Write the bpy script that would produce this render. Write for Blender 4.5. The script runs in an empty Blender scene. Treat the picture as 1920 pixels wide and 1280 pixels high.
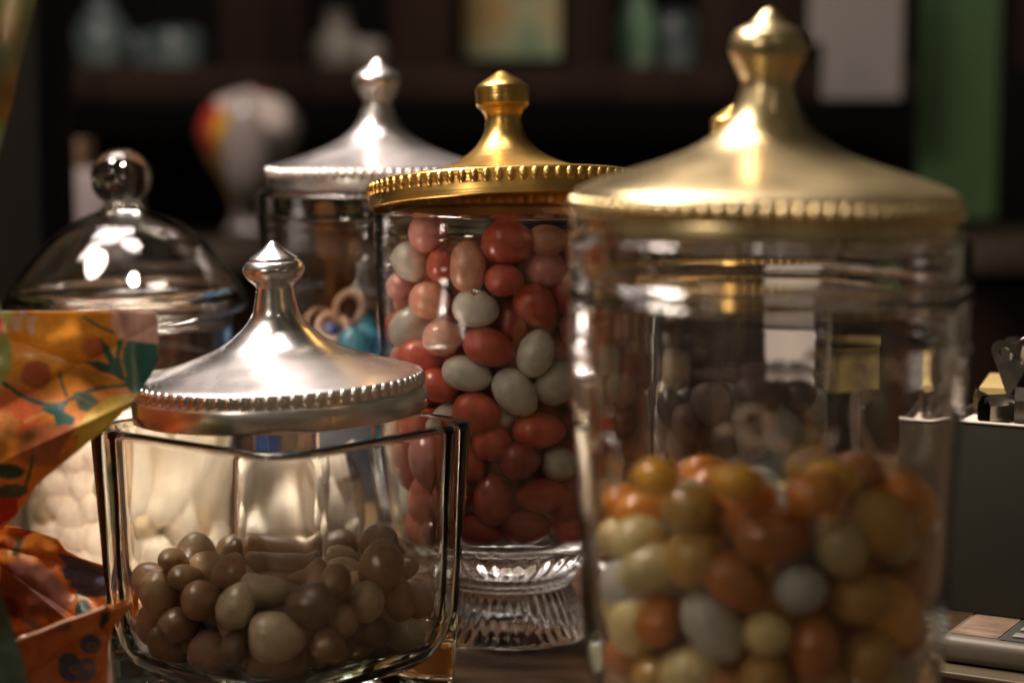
import bpy, bmesh, math, random
import numpy as np
from mathutils import Vector, Matrix, Euler, noise

random.seed(7); rng = np.random.default_rng(7)
sc = bpy.context.scene
COL = sc.collection

# ------------------------------------------------------------------ camera
F = 3700.0                      # focal length in photo pixels (1920 wide)
TH = math.atan(410.0 / F)       # pitch down
EYE = Vector((0, 0, 0.224))
cd = bpy.data.cameras.new('camera'); cam = bpy.data.objects.new('camera', cd); COL.objects.link(cam)
cam.location = EYE; cam.rotation_euler = (math.pi / 2 - TH, 0, 0)
cd.sensor_width = 36; cd.lens = F / 1920 * 36
cd.clip_start = 0.02; cd.clip_end = 60
cd.dof.use_dof = True; cd.dof.focus_distance = 0.782; cd.dof.aperture_fstop = 5.2; cd.dof.aperture_blades = 0
sc.camera = cam

# ------------------------------------------------------------------ world (dim warm room)
w = bpy.data.worlds.new('World'); sc.world = w; w.use_nodes = True
nt = w.node_tree; nt.nodes.clear()
wo = nt.nodes.new('ShaderNodeOutputWorld'); bg = nt.nodes.new('ShaderNodeBackground')
tc = nt.nodes.new('ShaderNodeTexCoord'); nz = nt.nodes.new('ShaderNodeTexNoise'); cr = nt.nodes.new('ShaderNodeValToRGB')
nz.inputs['Scale'].default_value = 2.6; nz.inputs['Detail'].default_value = 3
nt.links.new(tc.outputs['Generated'], nz.inputs['Vector']); nt.links.new(nz.outputs['Fac'], cr.inputs['Fac'])
e = cr.color_ramp.elements
e[0].position = 0.40; e[0].color = (0.040, 0.032, 0.023, 1)
e[1].position = 0.68; e[1].color = (0.30, 0.24, 0.15, 1)
m_ = e.new(0.52); m_.color = (0.10, 0.085, 0.06, 1)
nt.links.new(cr.outputs['Color'], bg.inputs['Color']); bg.inputs['Strength'].default_value = 0.47
nt.links.new(bg.outputs[0], wo.inputs[0])

# ------------------------------------------------------------------ lamps
def area(name, loc, target, size, power, col, shape='DISK', size_y=None):
    l = bpy.data.lights.new(name, 'AREA'); o = bpy.data.objects.new(name, l); COL.objects.link(o)
    l.shape = shape; l.size = size; l.energy = power; l.color = col
    if size_y: l.size_y = size_y
    o.location = loc
    o.rotation_euler = (Vector(target) - Vector(loc)).to_track_quat('-Z', 'Y').to_euler()
    return o
area('key_lamp', (-0.60, 0.74, 1.18), (0.0, 0.84, 0.12), 0.30, 18.0, (1.0, 0.84, 0.70))
for cx0, cy0 in ((-0.95, 1.00), (-0.35, 1.50), (-0.12, 1.02), (-0.78, 1.55), (-0.52, 1.20)): area('ceiling_lamp', (cx0, cy0, 1.60), (0.0, 0.8, 0.1), 0.42, 7.4, (1.0, 0.86, 0.80))
area('shop_lamp', (-0.9, -0.5, 0.9), (0.0, 0.8, 0.1), 0.26, 4.0, (1.0, 0.84, 0.68))
area('shop_lamp', (0.5, -0.9, 1.6), (0.0, 0.8, 0.1), 0.10, 0.6, (1.0, 0.80, 0.62))
area('shelf_lamp', (0.1, 1.7, 1.5), (0.0, 2.8, 0.1), 0.5, 1.1, (1.0, 0.82, 0.62))
dl = area('added_egg_spot', (-0.10, 0.72, 0.66), (-0.165, 0.93, 0.08), 0.07, 0.95, (1.0, 0.84, 0.68)); dl.data.spread = math.radians(21)  # added lamp that brightens the ivory eggs in the domed jar

# ------------------------------------------------------------------ render settings
sc.view_settings.view_transform = 'Standard'; sc.view_settings.look = 'None'
sc.view_settings.exposure = 0.0; sc.view_settings.gamma = 1.0
sc.render.engine = 'CYCLES'
cy = sc.cycles
cy.max_bounces = 22; cy.transmission_bounces = 18; cy.glossy_bounces = 6; cy.diffuse_bounces = 6; cy.transparent_max_bounces = 16
cy.caustics_reflective = True; cy.caustics_refractive = True; cy.blur_glossy = 0.6
cy.sample_clamp_indirect = 60.0; cy.use_denoising = True
try: cy.denoiser = 'OPENIMAGEDENOISE'
except Exception: pass

# ------------------------------------------------------------------ pixel -> world
FW = Vector((0, math.cos(TH), -math.sin(TH))); UP = Vector((0, math.sin(TH), math.cos(TH))); RT = Vector((1, 0, 0))
def ray(px, py): return RT * ((px - 960) / F) + UP * ((640 - py) / F) + FW
def pt(px, py, Y):
    d = ray(px, py); return EYE + d * (Y / d.y)
def scale_at(px, py, Y): return Y / ray(px, py).y / F        # metres per photo pixel
ZT = 0.0

# ------------------------------------------------------------------ materials
MATS = {}
def mat(name, base=(0.5, 0.5, 0.5), rough=0.5, metal=0.0, **kw):
    m = bpy.data.materials.new(name); m.use_nodes = True
    b = m.node_tree.nodes['Principled BSDF']
    b.inputs['Base Color'].default_value = (*base, 1); b.inputs['Roughness'].default_value = rough
    b.inputs['Metallic'].default_value = metal
    for k, v in kw.items(): b.inputs[k].default_value = v
    MATS[name] = m; return m
def N(m, t): return m.node_tree.nodes.new(t)
def L(m, a, b): m.node_tree.links.new(a, b)
def B(m): return m.node_tree.nodes['Principled BSDF']
def noise_rough(m, lo, hi, scale, stretch=(1, 1, 1)):
    t = N(m, 'ShaderNodeTexCoord'); mp = N(m, 'ShaderNodeMapping'); mp.inputs['Scale'].default_value = stretch
    n = N(m, 'ShaderNodeTexNoise'); n.inputs['Scale'].default_value = scale; n.inputs['Detail'].default_value = 4
    r = N(m, 'ShaderNodeMapRange'); r.inputs['From Min'].default_value = 0.3; r.inputs['From Max'].default_value = 0.7
    r.inputs['To Min'].default_value = lo; r.inputs['To Max'].default_value = hi
    L(m, t.outputs['Object'], mp.inputs[0]); L(m, mp.outputs[0], n.inputs['Vector']); L(m, n.outputs['Fac'], r.inputs[0])
    L(m, r.outputs[0], B(m).inputs['Roughness']); return n
def noise_bump(m, scale, dist, stretch=(1, 1, 1), detail=3):
    t = N(m, 'ShaderNodeTexCoord'); mp = N(m, 'ShaderNodeMapping'); mp.inputs['Scale'].default_value = stretch
    n = N(m, 'ShaderNodeTexNoise'); n.inputs['Scale'].default_value = scale; n.inputs['Detail'].default_value = detail
    b = N(m, 'ShaderNodeBump'); b.inputs['Distance'].default_value = dist; b.inputs['Strength'].default_value = 1
    L(m, t.outputs['Object'], mp.inputs[0]); L(m, mp.outputs[0], n.inputs['Vector']); L(m, n.outputs['Fac'], b.inputs['Height'])
    L(m, b.outputs[0], B(m).inputs['Normal']); return b
def color_noise(m, c1, c2, scale, stretch=(1, 1, 1), lo=0.35, hi=0.65):
    t = N(m, 'ShaderNodeTexCoord'); mp = N(m, 'ShaderNodeMapping'); mp.inputs['Scale'].default_value = stretch
    n = N(m, 'ShaderNodeTexNoise'); n.inputs['Scale'].default_value = scale; n.inputs['Detail'].default_value = 5
    r = N(m, 'ShaderNodeValToRGB'); r.color_ramp.elements[0].position = lo; r.color_ramp.elements[1].position = hi
    r.color_ramp.elements[0].color = (*c1, 1); r.color_ramp.elements[1].color = (*c2, 1)
    L(m, t.outputs['Object'], mp.inputs[0]); L(m, mp.outputs[0], n.inputs['Vector']); L(m, n.outputs['Fac'], r.inputs[0])
    L(m, r.outputs[0], B(m).inputs['Base Color'])

def metal(name, col, lo, hi, lines):
    m = mat(name, col, 0.25, 1.0)
    noise_rough(m, lo - .03, hi + .05, 14); color_noise(m, tuple(c * .82 for c in col), tuple(min(1, c * 1.06) for c in col), 28, lo=.38, hi=.62)
    if lines:      # lathe turned grooves: fine bands along height and radius
        t = N(m, 'ShaderNodeTexCoord'); sx = N(m, 'ShaderNodeSeparateXYZ'); L(m, t.outputs['Object'], sx.inputs[0])
        x2 = N(m, 'ShaderNodeMath'); x2.operation = 'MULTIPLY'; L(m, sx.outputs[0], x2.inputs[0]); L(m, sx.outputs[0], x2.inputs[1])
        y2 = N(m, 'ShaderNodeMath'); y2.operation = 'MULTIPLY_ADD'; L(m, sx.outputs[1], y2.inputs[0]); L(m, sx.outputs[1], y2.inputs[1]); L(m, x2.outputs[0], y2.inputs[2])
        r = N(m, 'ShaderNodeMath'); r.operation = 'SQRT'; L(m, y2.outputs[0], r.inputs[0])
        cb = N(m, 'ShaderNodeCombineXYZ'); L(m, r.outputs[0], cb.inputs[0]); L(m, sx.outputs[2], cb.inputs[2])
        n = N(m, 'ShaderNodeTexNoise'); n.inputs['Scale'].default_value = lines; n.inputs['Detail'].default_value = 2
        L(m, cb.outputs[0], n.inputs['Vector'])
        b = N(m, 'ShaderNodeBump'); b.inputs['Distance'].default_value = 0.00022; L(m, n.outputs['Fac'], b.inputs['Height'])
        L(m, b.outputs[0], B(m).inputs['Normal'])
    else:
        noise_bump(m, 12, 0.00035)
    return m
GOLD_BR = metal('brushed_gold', (0.78, 0.50, 0.15), 0.26, 0.36, 900)
GOLD = metal('pale_gold', (0.84, 0.68, 0.38), 0.24, 0.36, 0)
SILVER = metal('polished_silver', (0.80, 0.76, 0.74), 0.19, 0.31, 0)
SILVER_S = metal('satin_silver', (0.80, 0.76, 0.75), 0.26, 0.36, 0)

def glass(name, col, dens, dcol=(0.8, 0.92, 0.85), bump=0.0):
    m = bpy.data.materials.new(name); m.use_nodes = True; n = m.node_tree.nodes; n.clear()
    o = n.new('ShaderNodeOutputMaterial'); g = n.new('ShaderNodeBsdfGlass')
    g.inputs['Color'].default_value = (*col, 1); g.inputs['Roughness'].default_value = 0.0; g.inputs['IOR'].default_value = 1.48
    L(m, g.outputs[0], o.inputs['Surface'])
    tt = n.new('ShaderNodeTexCoord'); sm = n.new('ShaderNodeTexNoise'); sm.inputs['Scale'].default_value = 34; sm.inputs['Detail'].default_value = 6; sm.inputs['Roughness'].default_value = .65
    mr = n.new('ShaderNodeMapRange'); mr.inputs['From Min'].default_value = .50; mr.inputs['From Max'].default_value = .72; mr.inputs['To Min'].default_value = 0; mr.inputs['To Max'].default_value = .055
    L(m, tt.outputs['Object'], sm.inputs['Vector']); L(m, sm.outputs['Fac'], mr.inputs[0]); L(m, mr.outputs[0], g.inputs['Roughness'])
    if dens:
        v = n.new('ShaderNodeVolumeAbsorption'); v.inputs['Color'].default_value = (*dcol, 1); v.inputs['Density'].default_value = dens
        L(m, v.outputs[0], o.inputs['Volume'])
    if bump:
        t = n.new('ShaderNodeTexCoord'); x = n.new('ShaderNodeTexNoise'); x.inputs['Scale'].default_value = 22; x.inputs['Detail'].default_value = 1
        mp = n.new('ShaderNodeMapping'); mp.inputs['Scale'].default_value = (1, 1, .6)
        b = n.new('ShaderNodeBump'); b.inputs['Distance'].default_value = bump; b.inputs['Strength'].default_value = 1
        L(m, t.outputs['Object'], mp.inputs[0]); L(m, mp.outputs[0], x.inputs['Vector']); L(m, x.outputs['Fac'], b.inputs['Height']); L(m, b.outputs[0], g.inputs['Normal'])
    return m
GL_CLEAR = glass('clear_glass', (0.985, 0.985, 0.98), 0, bump=0.0012)
GL_GREEN = glass('greenish_glass', (0.985, 0.99, 0.985), 9, (0.55, 0.76, 0.68), bump=0.0005)

# candy materials: one per colour, with object-level mottling
def candy_specks(m, c):
    """small uneven specks of sugar wear, different on every candy"""
    nt_ = m.node_tree; b = B(m); src = b.inputs['Base Color'].links[0].from_socket
    oi = N(m, 'ShaderNodeObjectInfo'); t = N(m, 'ShaderNodeTexCoord'); ad = N(m, 'ShaderNodeVectorMath'); ad.operation = 'ADD'
    ml = N(m, 'ShaderNodeMath'); ml.operation = 'MULTIPLY'; ml.inputs[1].default_value = 40; L(m, oi.outputs['Random'], ml.inputs[0])
    L(m, t.outputs['Object'], ad.inputs[0]); L(m, ml.outputs[0], ad.inputs[1])
    n = N(m, 'ShaderNodeTexNoise'); n.inputs['Scale'].default_value = 11; n.inputs['Detail'].default_value = 4; L(m, ad.outputs[0], n.inputs['Vector'])
    r = N(m, 'ShaderNodeValToRGB'); r.color_ramp.elements[0].position = .62; r.color_ramp.elements[1].position = .74
    r.color_ramp.elements[0].color = (0, 0, 0, 1); r.color_ramp.elements[1].color = (.55, .55, .55, 1); L(m, n.outputs['Fac'], r.inputs[0])
    mx = N(m, 'ShaderNodeMix'); mx.data_type = 'RGBA'; L(m, r.outputs[0], mx.inputs[0]); L(m, src, mx.inputs[6]); mx.inputs[7].default_value = (*[min(1, x * .5) for x in c], 1)
    # slight per-candy tone
    hv = N(m, 'ShaderNodeHueSaturation'); mr = N(m, 'ShaderNodeMapRange'); mr.inputs['To Min'].default_value = .82; mr.inputs['To Max'].default_value = 1.15
    L(m, oi.outputs['Random'], mr.inputs[0]); L(m, mr.outputs[0], hv.inputs['Value']); L(m, mx.outputs[2], hv.inputs['Color']); L(m, hv.outputs[0], b.inputs['Base Color'])
def candy(name, col, rough=0.36):
    m = mat(name, col, rough)
    B(m).inputs['Coat Weight'].default_value = 0.16; B(m).inputs['Coat Roughness'].default_value = 0.2
    c2 = tuple(min(1, c * 1.12 + 0.01) for c in col); c1 = tuple(c * 0.84 for c in col)
    color_noise(m, c1, c2, 2.6, lo=.3, hi=.7); noise_bump(m, 9.0, 0.00010, detail=5)
    candy_specks(m, c1)
    return m
CAND = {}
for k, nme, c in [
    ('c', 'coral', (0.60, 0.105, 0.055)), ('d', 'dark red', (0.34, 0.05, 0.035)), ('s', 'salmon', (0.70, 0.34, 0.22)),
    ('p', 'dusty pink', (0.66, 0.27, 0.24)), ('w', 'pale grey-white', (0.62, 0.60, 0.50)),
    ('t', 'light tan', (0.56, 0.39, 0.21)), ('o', 'olive brown', (0.27, 0.165, 0.07)), ('m', 'mocha brown', (0.3, 0.17, 0.085)),
    ('r', 'rosy brown', (0.36, 0.21, 0.145)), ('b', 'dark brown', (0.115, 0.07, 0.04)), ('g', 'greyish beige', (0.5, 0.4, 0.25)),
    ('y', 'amber yellow', (0.86, 0.44, 0.035)), ('q', 'orange', (0.78, 0.28, 0.02)), ('l', 'pale lime', (0.66, 0.55, 0.24)),
    ('u', 'mustard', (0.52, 0.31, 0.06)), ('h', 'cool grey', (0.56, 0.56, 0.5)), ('k', 'burnt orange', (0.42, 0.14, 0.02)),
    ('v', 'mauve grey', (0.46, 0.36, 0.32)), ('x', 'dark plum', (0.12, 0.07, 0.07)), ('i', 'ivory white', (0.90, 0.80, 0.66)),
    ('e', 'deep blue', (0.012, 0.075, 0.28)), ('f', 'teal blue', (0.04, 0.24, 0.34))]:
    CAND[k] = (nme, candy('candy_' + nme.replace(' ', '_').replace('-', '_'), c))

# ------------------------------------------------------------------ mesh helpers
def mkobj(name, me, parent=None, mats=()):
    for m in mats: me.materials.append(m)
    o = bpy.data.objects.new(name, me); COL.objects.link(o)
    if parent: o.parent = parent
    return o
def finish(name, bm, m, parent=None, smooth=True, sharp=None):
    me = bpy.data.meshes.new(name); bmesh.ops.recalc_face_normals(bm, faces=bm.faces); bm.to_mesh(me); bm.free()
    if smooth:
        for p in me.polygons: p.use_smooth = True
        if sharp: me.set_sharp_from_angle(angle=math.radians(sharp))
    return mkobj(name, me, parent, [m])
def catmull(pts, sub=6):
    out = []
    n = len(pts)
    for i in range(n - 1):
        p0 = pts[max(i - 1, 0)]; p1 = pts[i]; p2 = pts[i + 1]; p3 = pts[min(i + 2, n - 1)]
        for k in range(sub):
            t = k / sub
            out.append(tuple(0.5 * ((2 * b) + (-a + c) * t + (2 * a - 5 * b + 4 * c - d) * t * t + (-a + 3 * b - 3 * c + d) * t ** 3)
                             for a, b, c, d in zip(p0, p1, p2, p3)))
    out.append(tuple(pts[-1])); return out
def rev(bm, prof, seg=96, closed=False, rfun=None):
    """surface of revolution about local z; prof = [(r,z)...]"""
    rings = []
    for r, z in prof:
        if r < 1e-6: rings.append([bm.verts.new((0, 0, z))])
        else:
            ring = []
            for i in range(seg):
                a = 2 * math.pi * i / seg
                rr = rfun(r, z, a) if rfun else r
                ring.append(bm.verts.new((rr * math.cos(a), rr * math.sin(a), z)))
            rings.append(ring)
    pairs = list(zip(rings, rings[1:])) + ([(rings[-1], rings[0])] if closed else [])
    for a, b in pairs:
        if len(a) == 1 and len(b) == 1: continue
        for i in range(seg):
            j = (i + 1) % seg
            if len(a) == 1: bm.faces.new((a[0], b[i], b[j]))
            elif len(b) == 1: bm.faces.new((a[i], b[0], a[j]))
            else: bm.faces.new((a[i], b[i], b[j], a[j]))
def box(bm, x0, x1, y0, y1, z0, z1, bev=0.0, M=None):
    r = bmesh.ops.create_cube(bm, size=1)
    vs = r['verts']
    for v in vs: v.co = Vector(((x0 + x1) / 2 + v.co.x * (x1 - x0), (y0 + y1) / 2 + v.co.y * (y1 - y0), (z0 + z1) / 2 + v.co.z * (z1 - z0)))
    if bev:
        es = list({ed for v in vs for ed in v.link_edges})
        rr = bmesh.ops.bevel(bm, geom=es, offset=bev, segments=3, affect='EDGES', profile=0.5)
        vs = list({v for f in rr['faces'] for v in f.verts} | {v for v in vs if v.is_valid})
    if M:
        for v in vs: v.co = M @ v.co
def tube(bm, pts, r, seg=8, rads=None):
    prev = None; rings = []
    n = len(pts)
    for i, p in enumerate(pts):
        t = (Vector(pts[min(i + 1, n - 1)]) - Vector(pts[max(i - 1, 0)])).normalized()
        u = t.cross(Vector((0, 0.97, 0.2))).normalized() if prev is None else (prev - t * prev.dot(t)).normalized()
        prev = u; v = t.cross(u); rr = rads[i] if rads else r
        rings.append([bm.verts.new(Vector(p) + (u * math.cos(2 * math.pi * k / seg) + v * math.sin(2 * math.pi * k / seg)) * rr) for k in range(seg)])
    for a, b in zip(rings, rings[1:]):
        for k in range(seg): bm.faces.new((a[k], a[(k + 1) % seg], b[(k + 1) % seg], b[k]))
    bm.faces.new(rings[0]); bm.faces.new(list(reversed(rings[-1])))
def empty(name, loc, label, cat, group=None):
    o = bpy.data.objects.new(name, None); COL.objects.link(o); o.location = loc; o.empty_display_size = 0.02
    tag(o, label, cat, group); return o
def tag(o, label, cat, group=None, kind=None):
    o['label'] = label; o['category'] = cat
    if group: o['group'] = group
    if kind: o['kind'] = kind
    return o

# ------------------------------------------------------------------ jars
class Jar: pass
def axis(pxc, Y):
    """vertical axis through pixel column pxc at depth Y; returns zf(py) and rf(pr, py)"""
    zf = lambda py: pt(pxc, py, Y).z
    rf = lambda pr, py=640: pr * scale_at(pxc, py, Y)
    X = pt(pxc, 640, Y).x
    return X, zf, rf
def prof_px(zf, rf, pts, z0=0.0): return [(rf(r, y), zf(y) - z0) for r, y in pts]

def make_lid(root, knob_px, cone_px, band_px, bead, zf, rf, mt, tilt=(0, 0), z0=0.0, nbead=80, thick=0.0012, pivot=None):
    """knob / cone / band profiles in photo pixels -> lid part with knob and beaded rim sub-parts"""
    c = catmull(prof_px(zf, rf, cone_px, z0)); b = prof_px(zf, rf, band_px, z0)
    prof = c + b
    rb, zb = prof[-1]
    inner = [(rb - thick, zb), (rb - thick, b[0][1])] + [(max(r - thick * 1.5, 0.002), z - thick * 1.4) for r, z in reversed(c[::3])]
    bm = bmesh.new(); rev(bm, prof + inner, 128)
    lid = finish('lid', bm, mt, root, sharp=35)
    pz = (zb if pivot is None else pivot)
    # rotate about the band's centre
    for v in lid.data.vertices: v.co.z -= pz
    lid.location = (0, 0, pz); lid.rotation_euler = (tilt[0], tilt[1], 0)
    bm = bmesh.new(); rev(bm, catmull(prof_px(zf, rf, knob_px, z0)) + [], 72)
    for v in bm.verts: v.co.z -= pz
    finish('knob', bm, mt, lid, sharp=50)
    bm = bmesh.new(); r0, zc, br = bead
    for i in range(nbead):
        a = 2 * math.pi * i / nbead
        M = Matrix.Translation((r0 * math.cos(a), r0 * math.sin(a), zc - pz)) @ Matrix.Rotation(a, 4, 'Z') @ Matrix.Diagonal((0.85, 0.98, 1.35, 1))
        bmesh.ops.create_uvsphere(bm, u_segments=12, v_segments=8, radius=br, matrix=M)
    finish('beaded_rim', bm, mt, lid)
    return lid

def ribs(n, amp, z0, z1):
    def f(r, z, a):
        if z1 < z or z < z0: return r
        k = math.sin(math.pi * (z - z0) / (z1 - z0)) ** 0.5
        return r * (1 + amp * k * (math.cos(n * a)))
    return f

# ---- egg store
EGG = bpy.data.meshes.new('candy_egg')
bm = bmesh.new(); bmesh.ops.create_uvsphere(bm, u_segments=32, v_segments=20, radius=1.0)
for v in bm.verts:                                   # slightly egg-shaped along x
    v.co.y *= 1 - 0.08 * v.co.x; v.co.z *= 1 - 0.08 * v.co.x
bm.to_mesh(EGG); bm.free()
for p in EGG.polygons: p.use_smooth = True
EGGM = {}
for k, (nme, m) in CAND.items():
    me = EGG.copy(); me.name = 'candy_egg_' + nme.replace(' ', '_'); me.materials.append(m); EGGM[k] = me
EGG_LIST = []        # (jar, dict) in order
class Egg:
    def __init__(s, c, R, ax, col, hero): s.c, s.R, s.ax, s.col, s.hero = Vector(c), R, ax, col, hero
    def rad(s, d):
        v = s.R.transposed() @ d
        return 1 / math.sqrt((v.x / s.ax[0]) ** 2 + (v.y / s.ax[1]) ** 2 + (v.z / s.ax[2]) ** 2)
def hit(a, b, slack):
    d = b.c - a.c; l = d.length
    if l < 1e-6: return True
    d /= l
    return l < slack * (a.rad(d) + b.rad(d))
def place_heroes(rows, inside, Ystart):
    out = []
    for (px, py, Lp, Wp, ang, col) in rows:
        d = ray(px, py); d = d / d.y
        best = None; Y = Ystart
        R = Matrix.Rotation(-TH, 3, 'X') @ Matrix.Rotation(-math.radians(ang), 3, 'Y')
        while Y < Ystart + 0.16:
            p = EYE + d * Y; s = scale_at(px, py, Y)
            ax = (Lp * s / 2, max(Wp * s / 2 * 0.98, .0062), Wp * s / 2)
            if ax[0] < 0.0095: ax = (ax[0], 0.0095, ax[2])
            if inside(p, (ax[0] + ax[1] + ax[2]) / 3 * 0.98):
                g = Egg(p, R, ax, col, True)
                if not any(hit(g, o, 0.86) for o in out): best = g; break
            Y += 0.0008
        if best: out.append(best)
    return out
def fill(heroes, n, inside, clamp, zlo, ztop, cen, Rm, r, cols, keep):
    """relaxed packing of n candies behind the placed ones"""
    H = np.array([list(h.c) for h in heroes]) if heroes else np.zeros((0, 3))
    Hr = np.array([(h.ax[0] * .45 + h.ax[1] * .3 + h.ax[2] * .25) for h in heroes]) if heroes else np.zeros(0)
    a = rng.uniform(0, 2 * np.pi, n); q = np.sqrt(rng.uniform(0, 1, n)) * (Rm - r)
    P = np.stack([cen[0] + q * np.cos(a), cen[1] + q * np.sin(a), rng.uniform(zlo + r, ztop - r, n)], 1)
    rr = r * rng.uniform(0.93, 1.07, n)
    for it in range(170):
        for S, Sr, fix in ((P, rr, False), (H, Hr, True)):
            if len(S) == 0: continue
            D = P[:, None, :] - S[None, :, :]; d = np.sqrt((D ** 2).sum(2)) + 1e-9
            t = rr[:, None] + Sr[None, :]; ov = np.clip(t - d, 0, None)
            if not fix: np.fill_diagonal(ov, 0)
            P = P + (D / d[:, :, None] * ov[:, :, None]).sum(1) * (0.42 if not fix else 0.8)
        P[:, 2] -= 0.00012
        P = clamp(P, rr)
    out = []
    for p, q in zip(P, rr):
        if not keep(p, q): continue
        if heroes:
            d = np.sqrt(((H - p) ** 2).sum(1)); 
            if (d < 0.72 * (Hr + q)).any(): continue
        R = Euler((random.uniform(0, 6.28), random.uniform(0, 6.28), random.uniform(0, 6.28))).to_matrix()
        k = random.uniform(1.10, 1.24)
        out.append(Egg(p, R, (q * k, q * 0.96, q * 0.94), random.choice(cols), False))
    return out
ALL_EGGS = []
def link_eggs(eggs, jarname, group, what='candy egg', cat='candy'):
    zs = [e_.c.z for e_ in eggs]; xs = [e_.c.x for e_ in eggs]
    z0, z1 = min(zs), max(zs); x0, x1 = min(xs), max(xs)
    for g in eggs: g.what, g.cat, g.jar, g.group, g.zr, g.xr, g.all = what, cat, jarname, group, (z0, z1), (x0, x1), eggs
    ALL_EGGS.extend(eggs)
def emit_eggs():
    """eggs that show largest become objects of their own; the rest form one mass"""
    SW, SH = 640, 428; buf = np.full((SH, SW), -1, int); k = SW / 1920
    Yg, Xg = np.mgrid[0:SH, 0:SW]
    order = sorted(range(len(ALL_EGGS)), key=lambda i: -ALL_EGGS[i].c.y)
    for i in order:
        g = ALL_EGGS[i]; d = g.c - EYE; zc = d.dot(FW)
        cx = (960 + F * d.dot(RT) / zc) * k; cy_ = (640 - F * d.dot(UP) / zc) * k; r = F * k * (sum(g.ax) / 3) / zc
        x0, x1 = int(max(0, cx - r)), int(min(SW, cx + r + 1)); y0, y1 = int(max(0, cy_ - r)), int(min(SH, cy_ + r + 1))
        if x1 <= x0 or y1 <= y0: continue
        m = (Xg[y0:y1, x0:x1] - cx) ** 2 + (Yg[y0:y1, x0:x1] - cy_) ** 2 < r * r
        buf[y0:y1, x0:x1][m] = i
    area_ = np.bincount(buf[buf >= 0].ravel(), minlength=len(ALL_EGGS))
    rank = sorted(range(len(ALL_EGGS)), key=lambda i: -(area_[i] + (10000 if ALL_EGGS[i].hero and area_[i] > 8 else 0)))
    solo = [ALL_EGGS[i] for i in rank[:290] if area_[i] > 14]; ids = {id(g) for g in solo}
    rest = [g for g in ALL_EGGS if id(g) not in ids]
    def nbs(g):
        out = []
        for o in sorted((o for o in g.all if o is not g and id(o) in ids), key=lambda o: (o.c - g.c).length)[:3]:
            dd = o.c - g.c
            side = ('above' if dd.z > 0 else 'below') if abs(dd.z) > abs(dd.x) else ('right' if dd.x > 0 else 'left')
            out.append(f"{CAND[o.col][0]} {side}")
        return out
    seen = {}
    for g in solo:
        g.base = f"{CAND[g.col][0]} {g.what} {vert_word(g, *g.zr)} at {side_word(g, *g.xr)} of {g.jar}"
        seen.setdefault(g.base, []).append(g)
    for lb, gs in seen.items():
        for n_, g in enumerate(gs):
            g.label = lb
            if len(gs) > 1:
                nb = nbs(g); c1 = lb + ', ' + nb[0] if nb else lb
                c2 = c1 + ', ' + nb[1] if len(nb) > 1 else c1
                g.label = c2 if len(c2.split()) <= 16 else c1
    for g in solo:
        o = bpy.data.objects.new(g.what.replace(' ', '_'), EGGM[g.col]); COL.objects.link(o)
        o.matrix_world = Matrix.Translation(g.c) @ (g.R.to_4x4()) @ Matrix.Diagonal((*g.ax, 1))
        tag(o, g.label, g.cat, g.group)
    # one mass for all the eggs hardly seen
    ks = sorted({g.col for g in rest}); V = []; Fc = []; MI = []
    base = np.array([tuple(v.co) for v in EGG.vertices]); polys = [tuple(p.vertices) for p in EGG.polygons]
    for g in rest:
        M = np.array(g.R.to_4x4() @ Matrix.Diagonal((*g.ax, 1)))[:3, :3]; off = len(V)
        V.extend(map(tuple, base @ M.T + np.array(g.c))); Fc.extend([tuple(i + off for i in p) for p in polys]); MI.extend([ks.index(g.col)] * len(polys))
    me = bpy.data.meshes.new('candy_heap'); me.from_pydata(V, [], Fc); 
    for k_ in ks: me.materials.append(CAND[k_][1])
    me.polygons.foreach_set('material_index', MI); me.polygons.foreach_set('use_smooth', [True] * len(Fc)); me.update()
    o = mkobj('candy_heap', me); o['kind'] = 'stuff'; o['label'] = 'candy eggs deeper inside the jars, hardly visible behind the front ones'; o['category'] = 'candy'
def vert_word(g, z0, z1): return ['lowest', 'low', 'mid-height', 'high', 'topmost'][min(4, int(5 * (g.c.z - z0) / (z1 - z0 + 1e-6)))]
def side_word(g, x0, x1): return ['far left', 'left', 'centre', 'right', 'far right'][min(4, int(5 * (g.c.x - x0) / (x1 - x0 + 1e-6)))]

def cyl_clamp(X, Y, Rz, zlo, ztopf):
    def f(P, rr):
        dx = P[:, 0] - X; dy = P[:, 1] - Y; d = np.sqrt(dx * dx + dy * dy) + 1e-9
        lim = np.array([Rz(z) for z in P[:, 2]]) - rr; s = np.minimum(1, lim / d)
        P = P.copy(); P[:, 0] = X + dx * s; P[:, 1] = Y + dy * s
        zl = zlo + rr; P[:, 2] = np.maximum(P[:, 2], zl); P[:, 2] = np.minimum(P[:, 2], ztopf(P[:, 0], P[:, 1]) - rr)
        return P
    return f

# ==================================================================== SETTING
tb = mat('counter_wood', (0.10, 0.06, 0.035), 0.42, **{'Specular IOR Level': 0.35})
color_noise(tb, (0.045, 0.024, 0.012), (0.12, 0.068, 0.036), 9, (1, 7, 1)); noise_bump(tb, 60, 0.0004, (1, 6, 1)); 
bm = bmesh.new(); box(bm, -1.1, 1.1, 0.30, 1.32, -0.04, 0.0, 0.004)
tbl = finish('counter_top', bm, tb, sharp=40); tbl['kind'] = 'structure'
wood = mat('dark_cabinet_wood', (0.035, 0.014, 0.008), 0.75, **{'Specular IOR Level': 0.15})
color_noise(wood, (0.010, 0.0045, 0.003), (0.026, 0.012, 0.007), 5, (3, 3, .5))
blk = mat('dark_recess', (0.006, 0.005, 0.004), 0.9, **{'Specular IOR Level': 0.1})
bm = bmesh.new(); box(bm, -2.6, 2.6, 3.05, 3.10, -1.6, 1.8); fl = finish('back_wall', bm, blk, smooth=False); fl['kind'] = 'structure'
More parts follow.
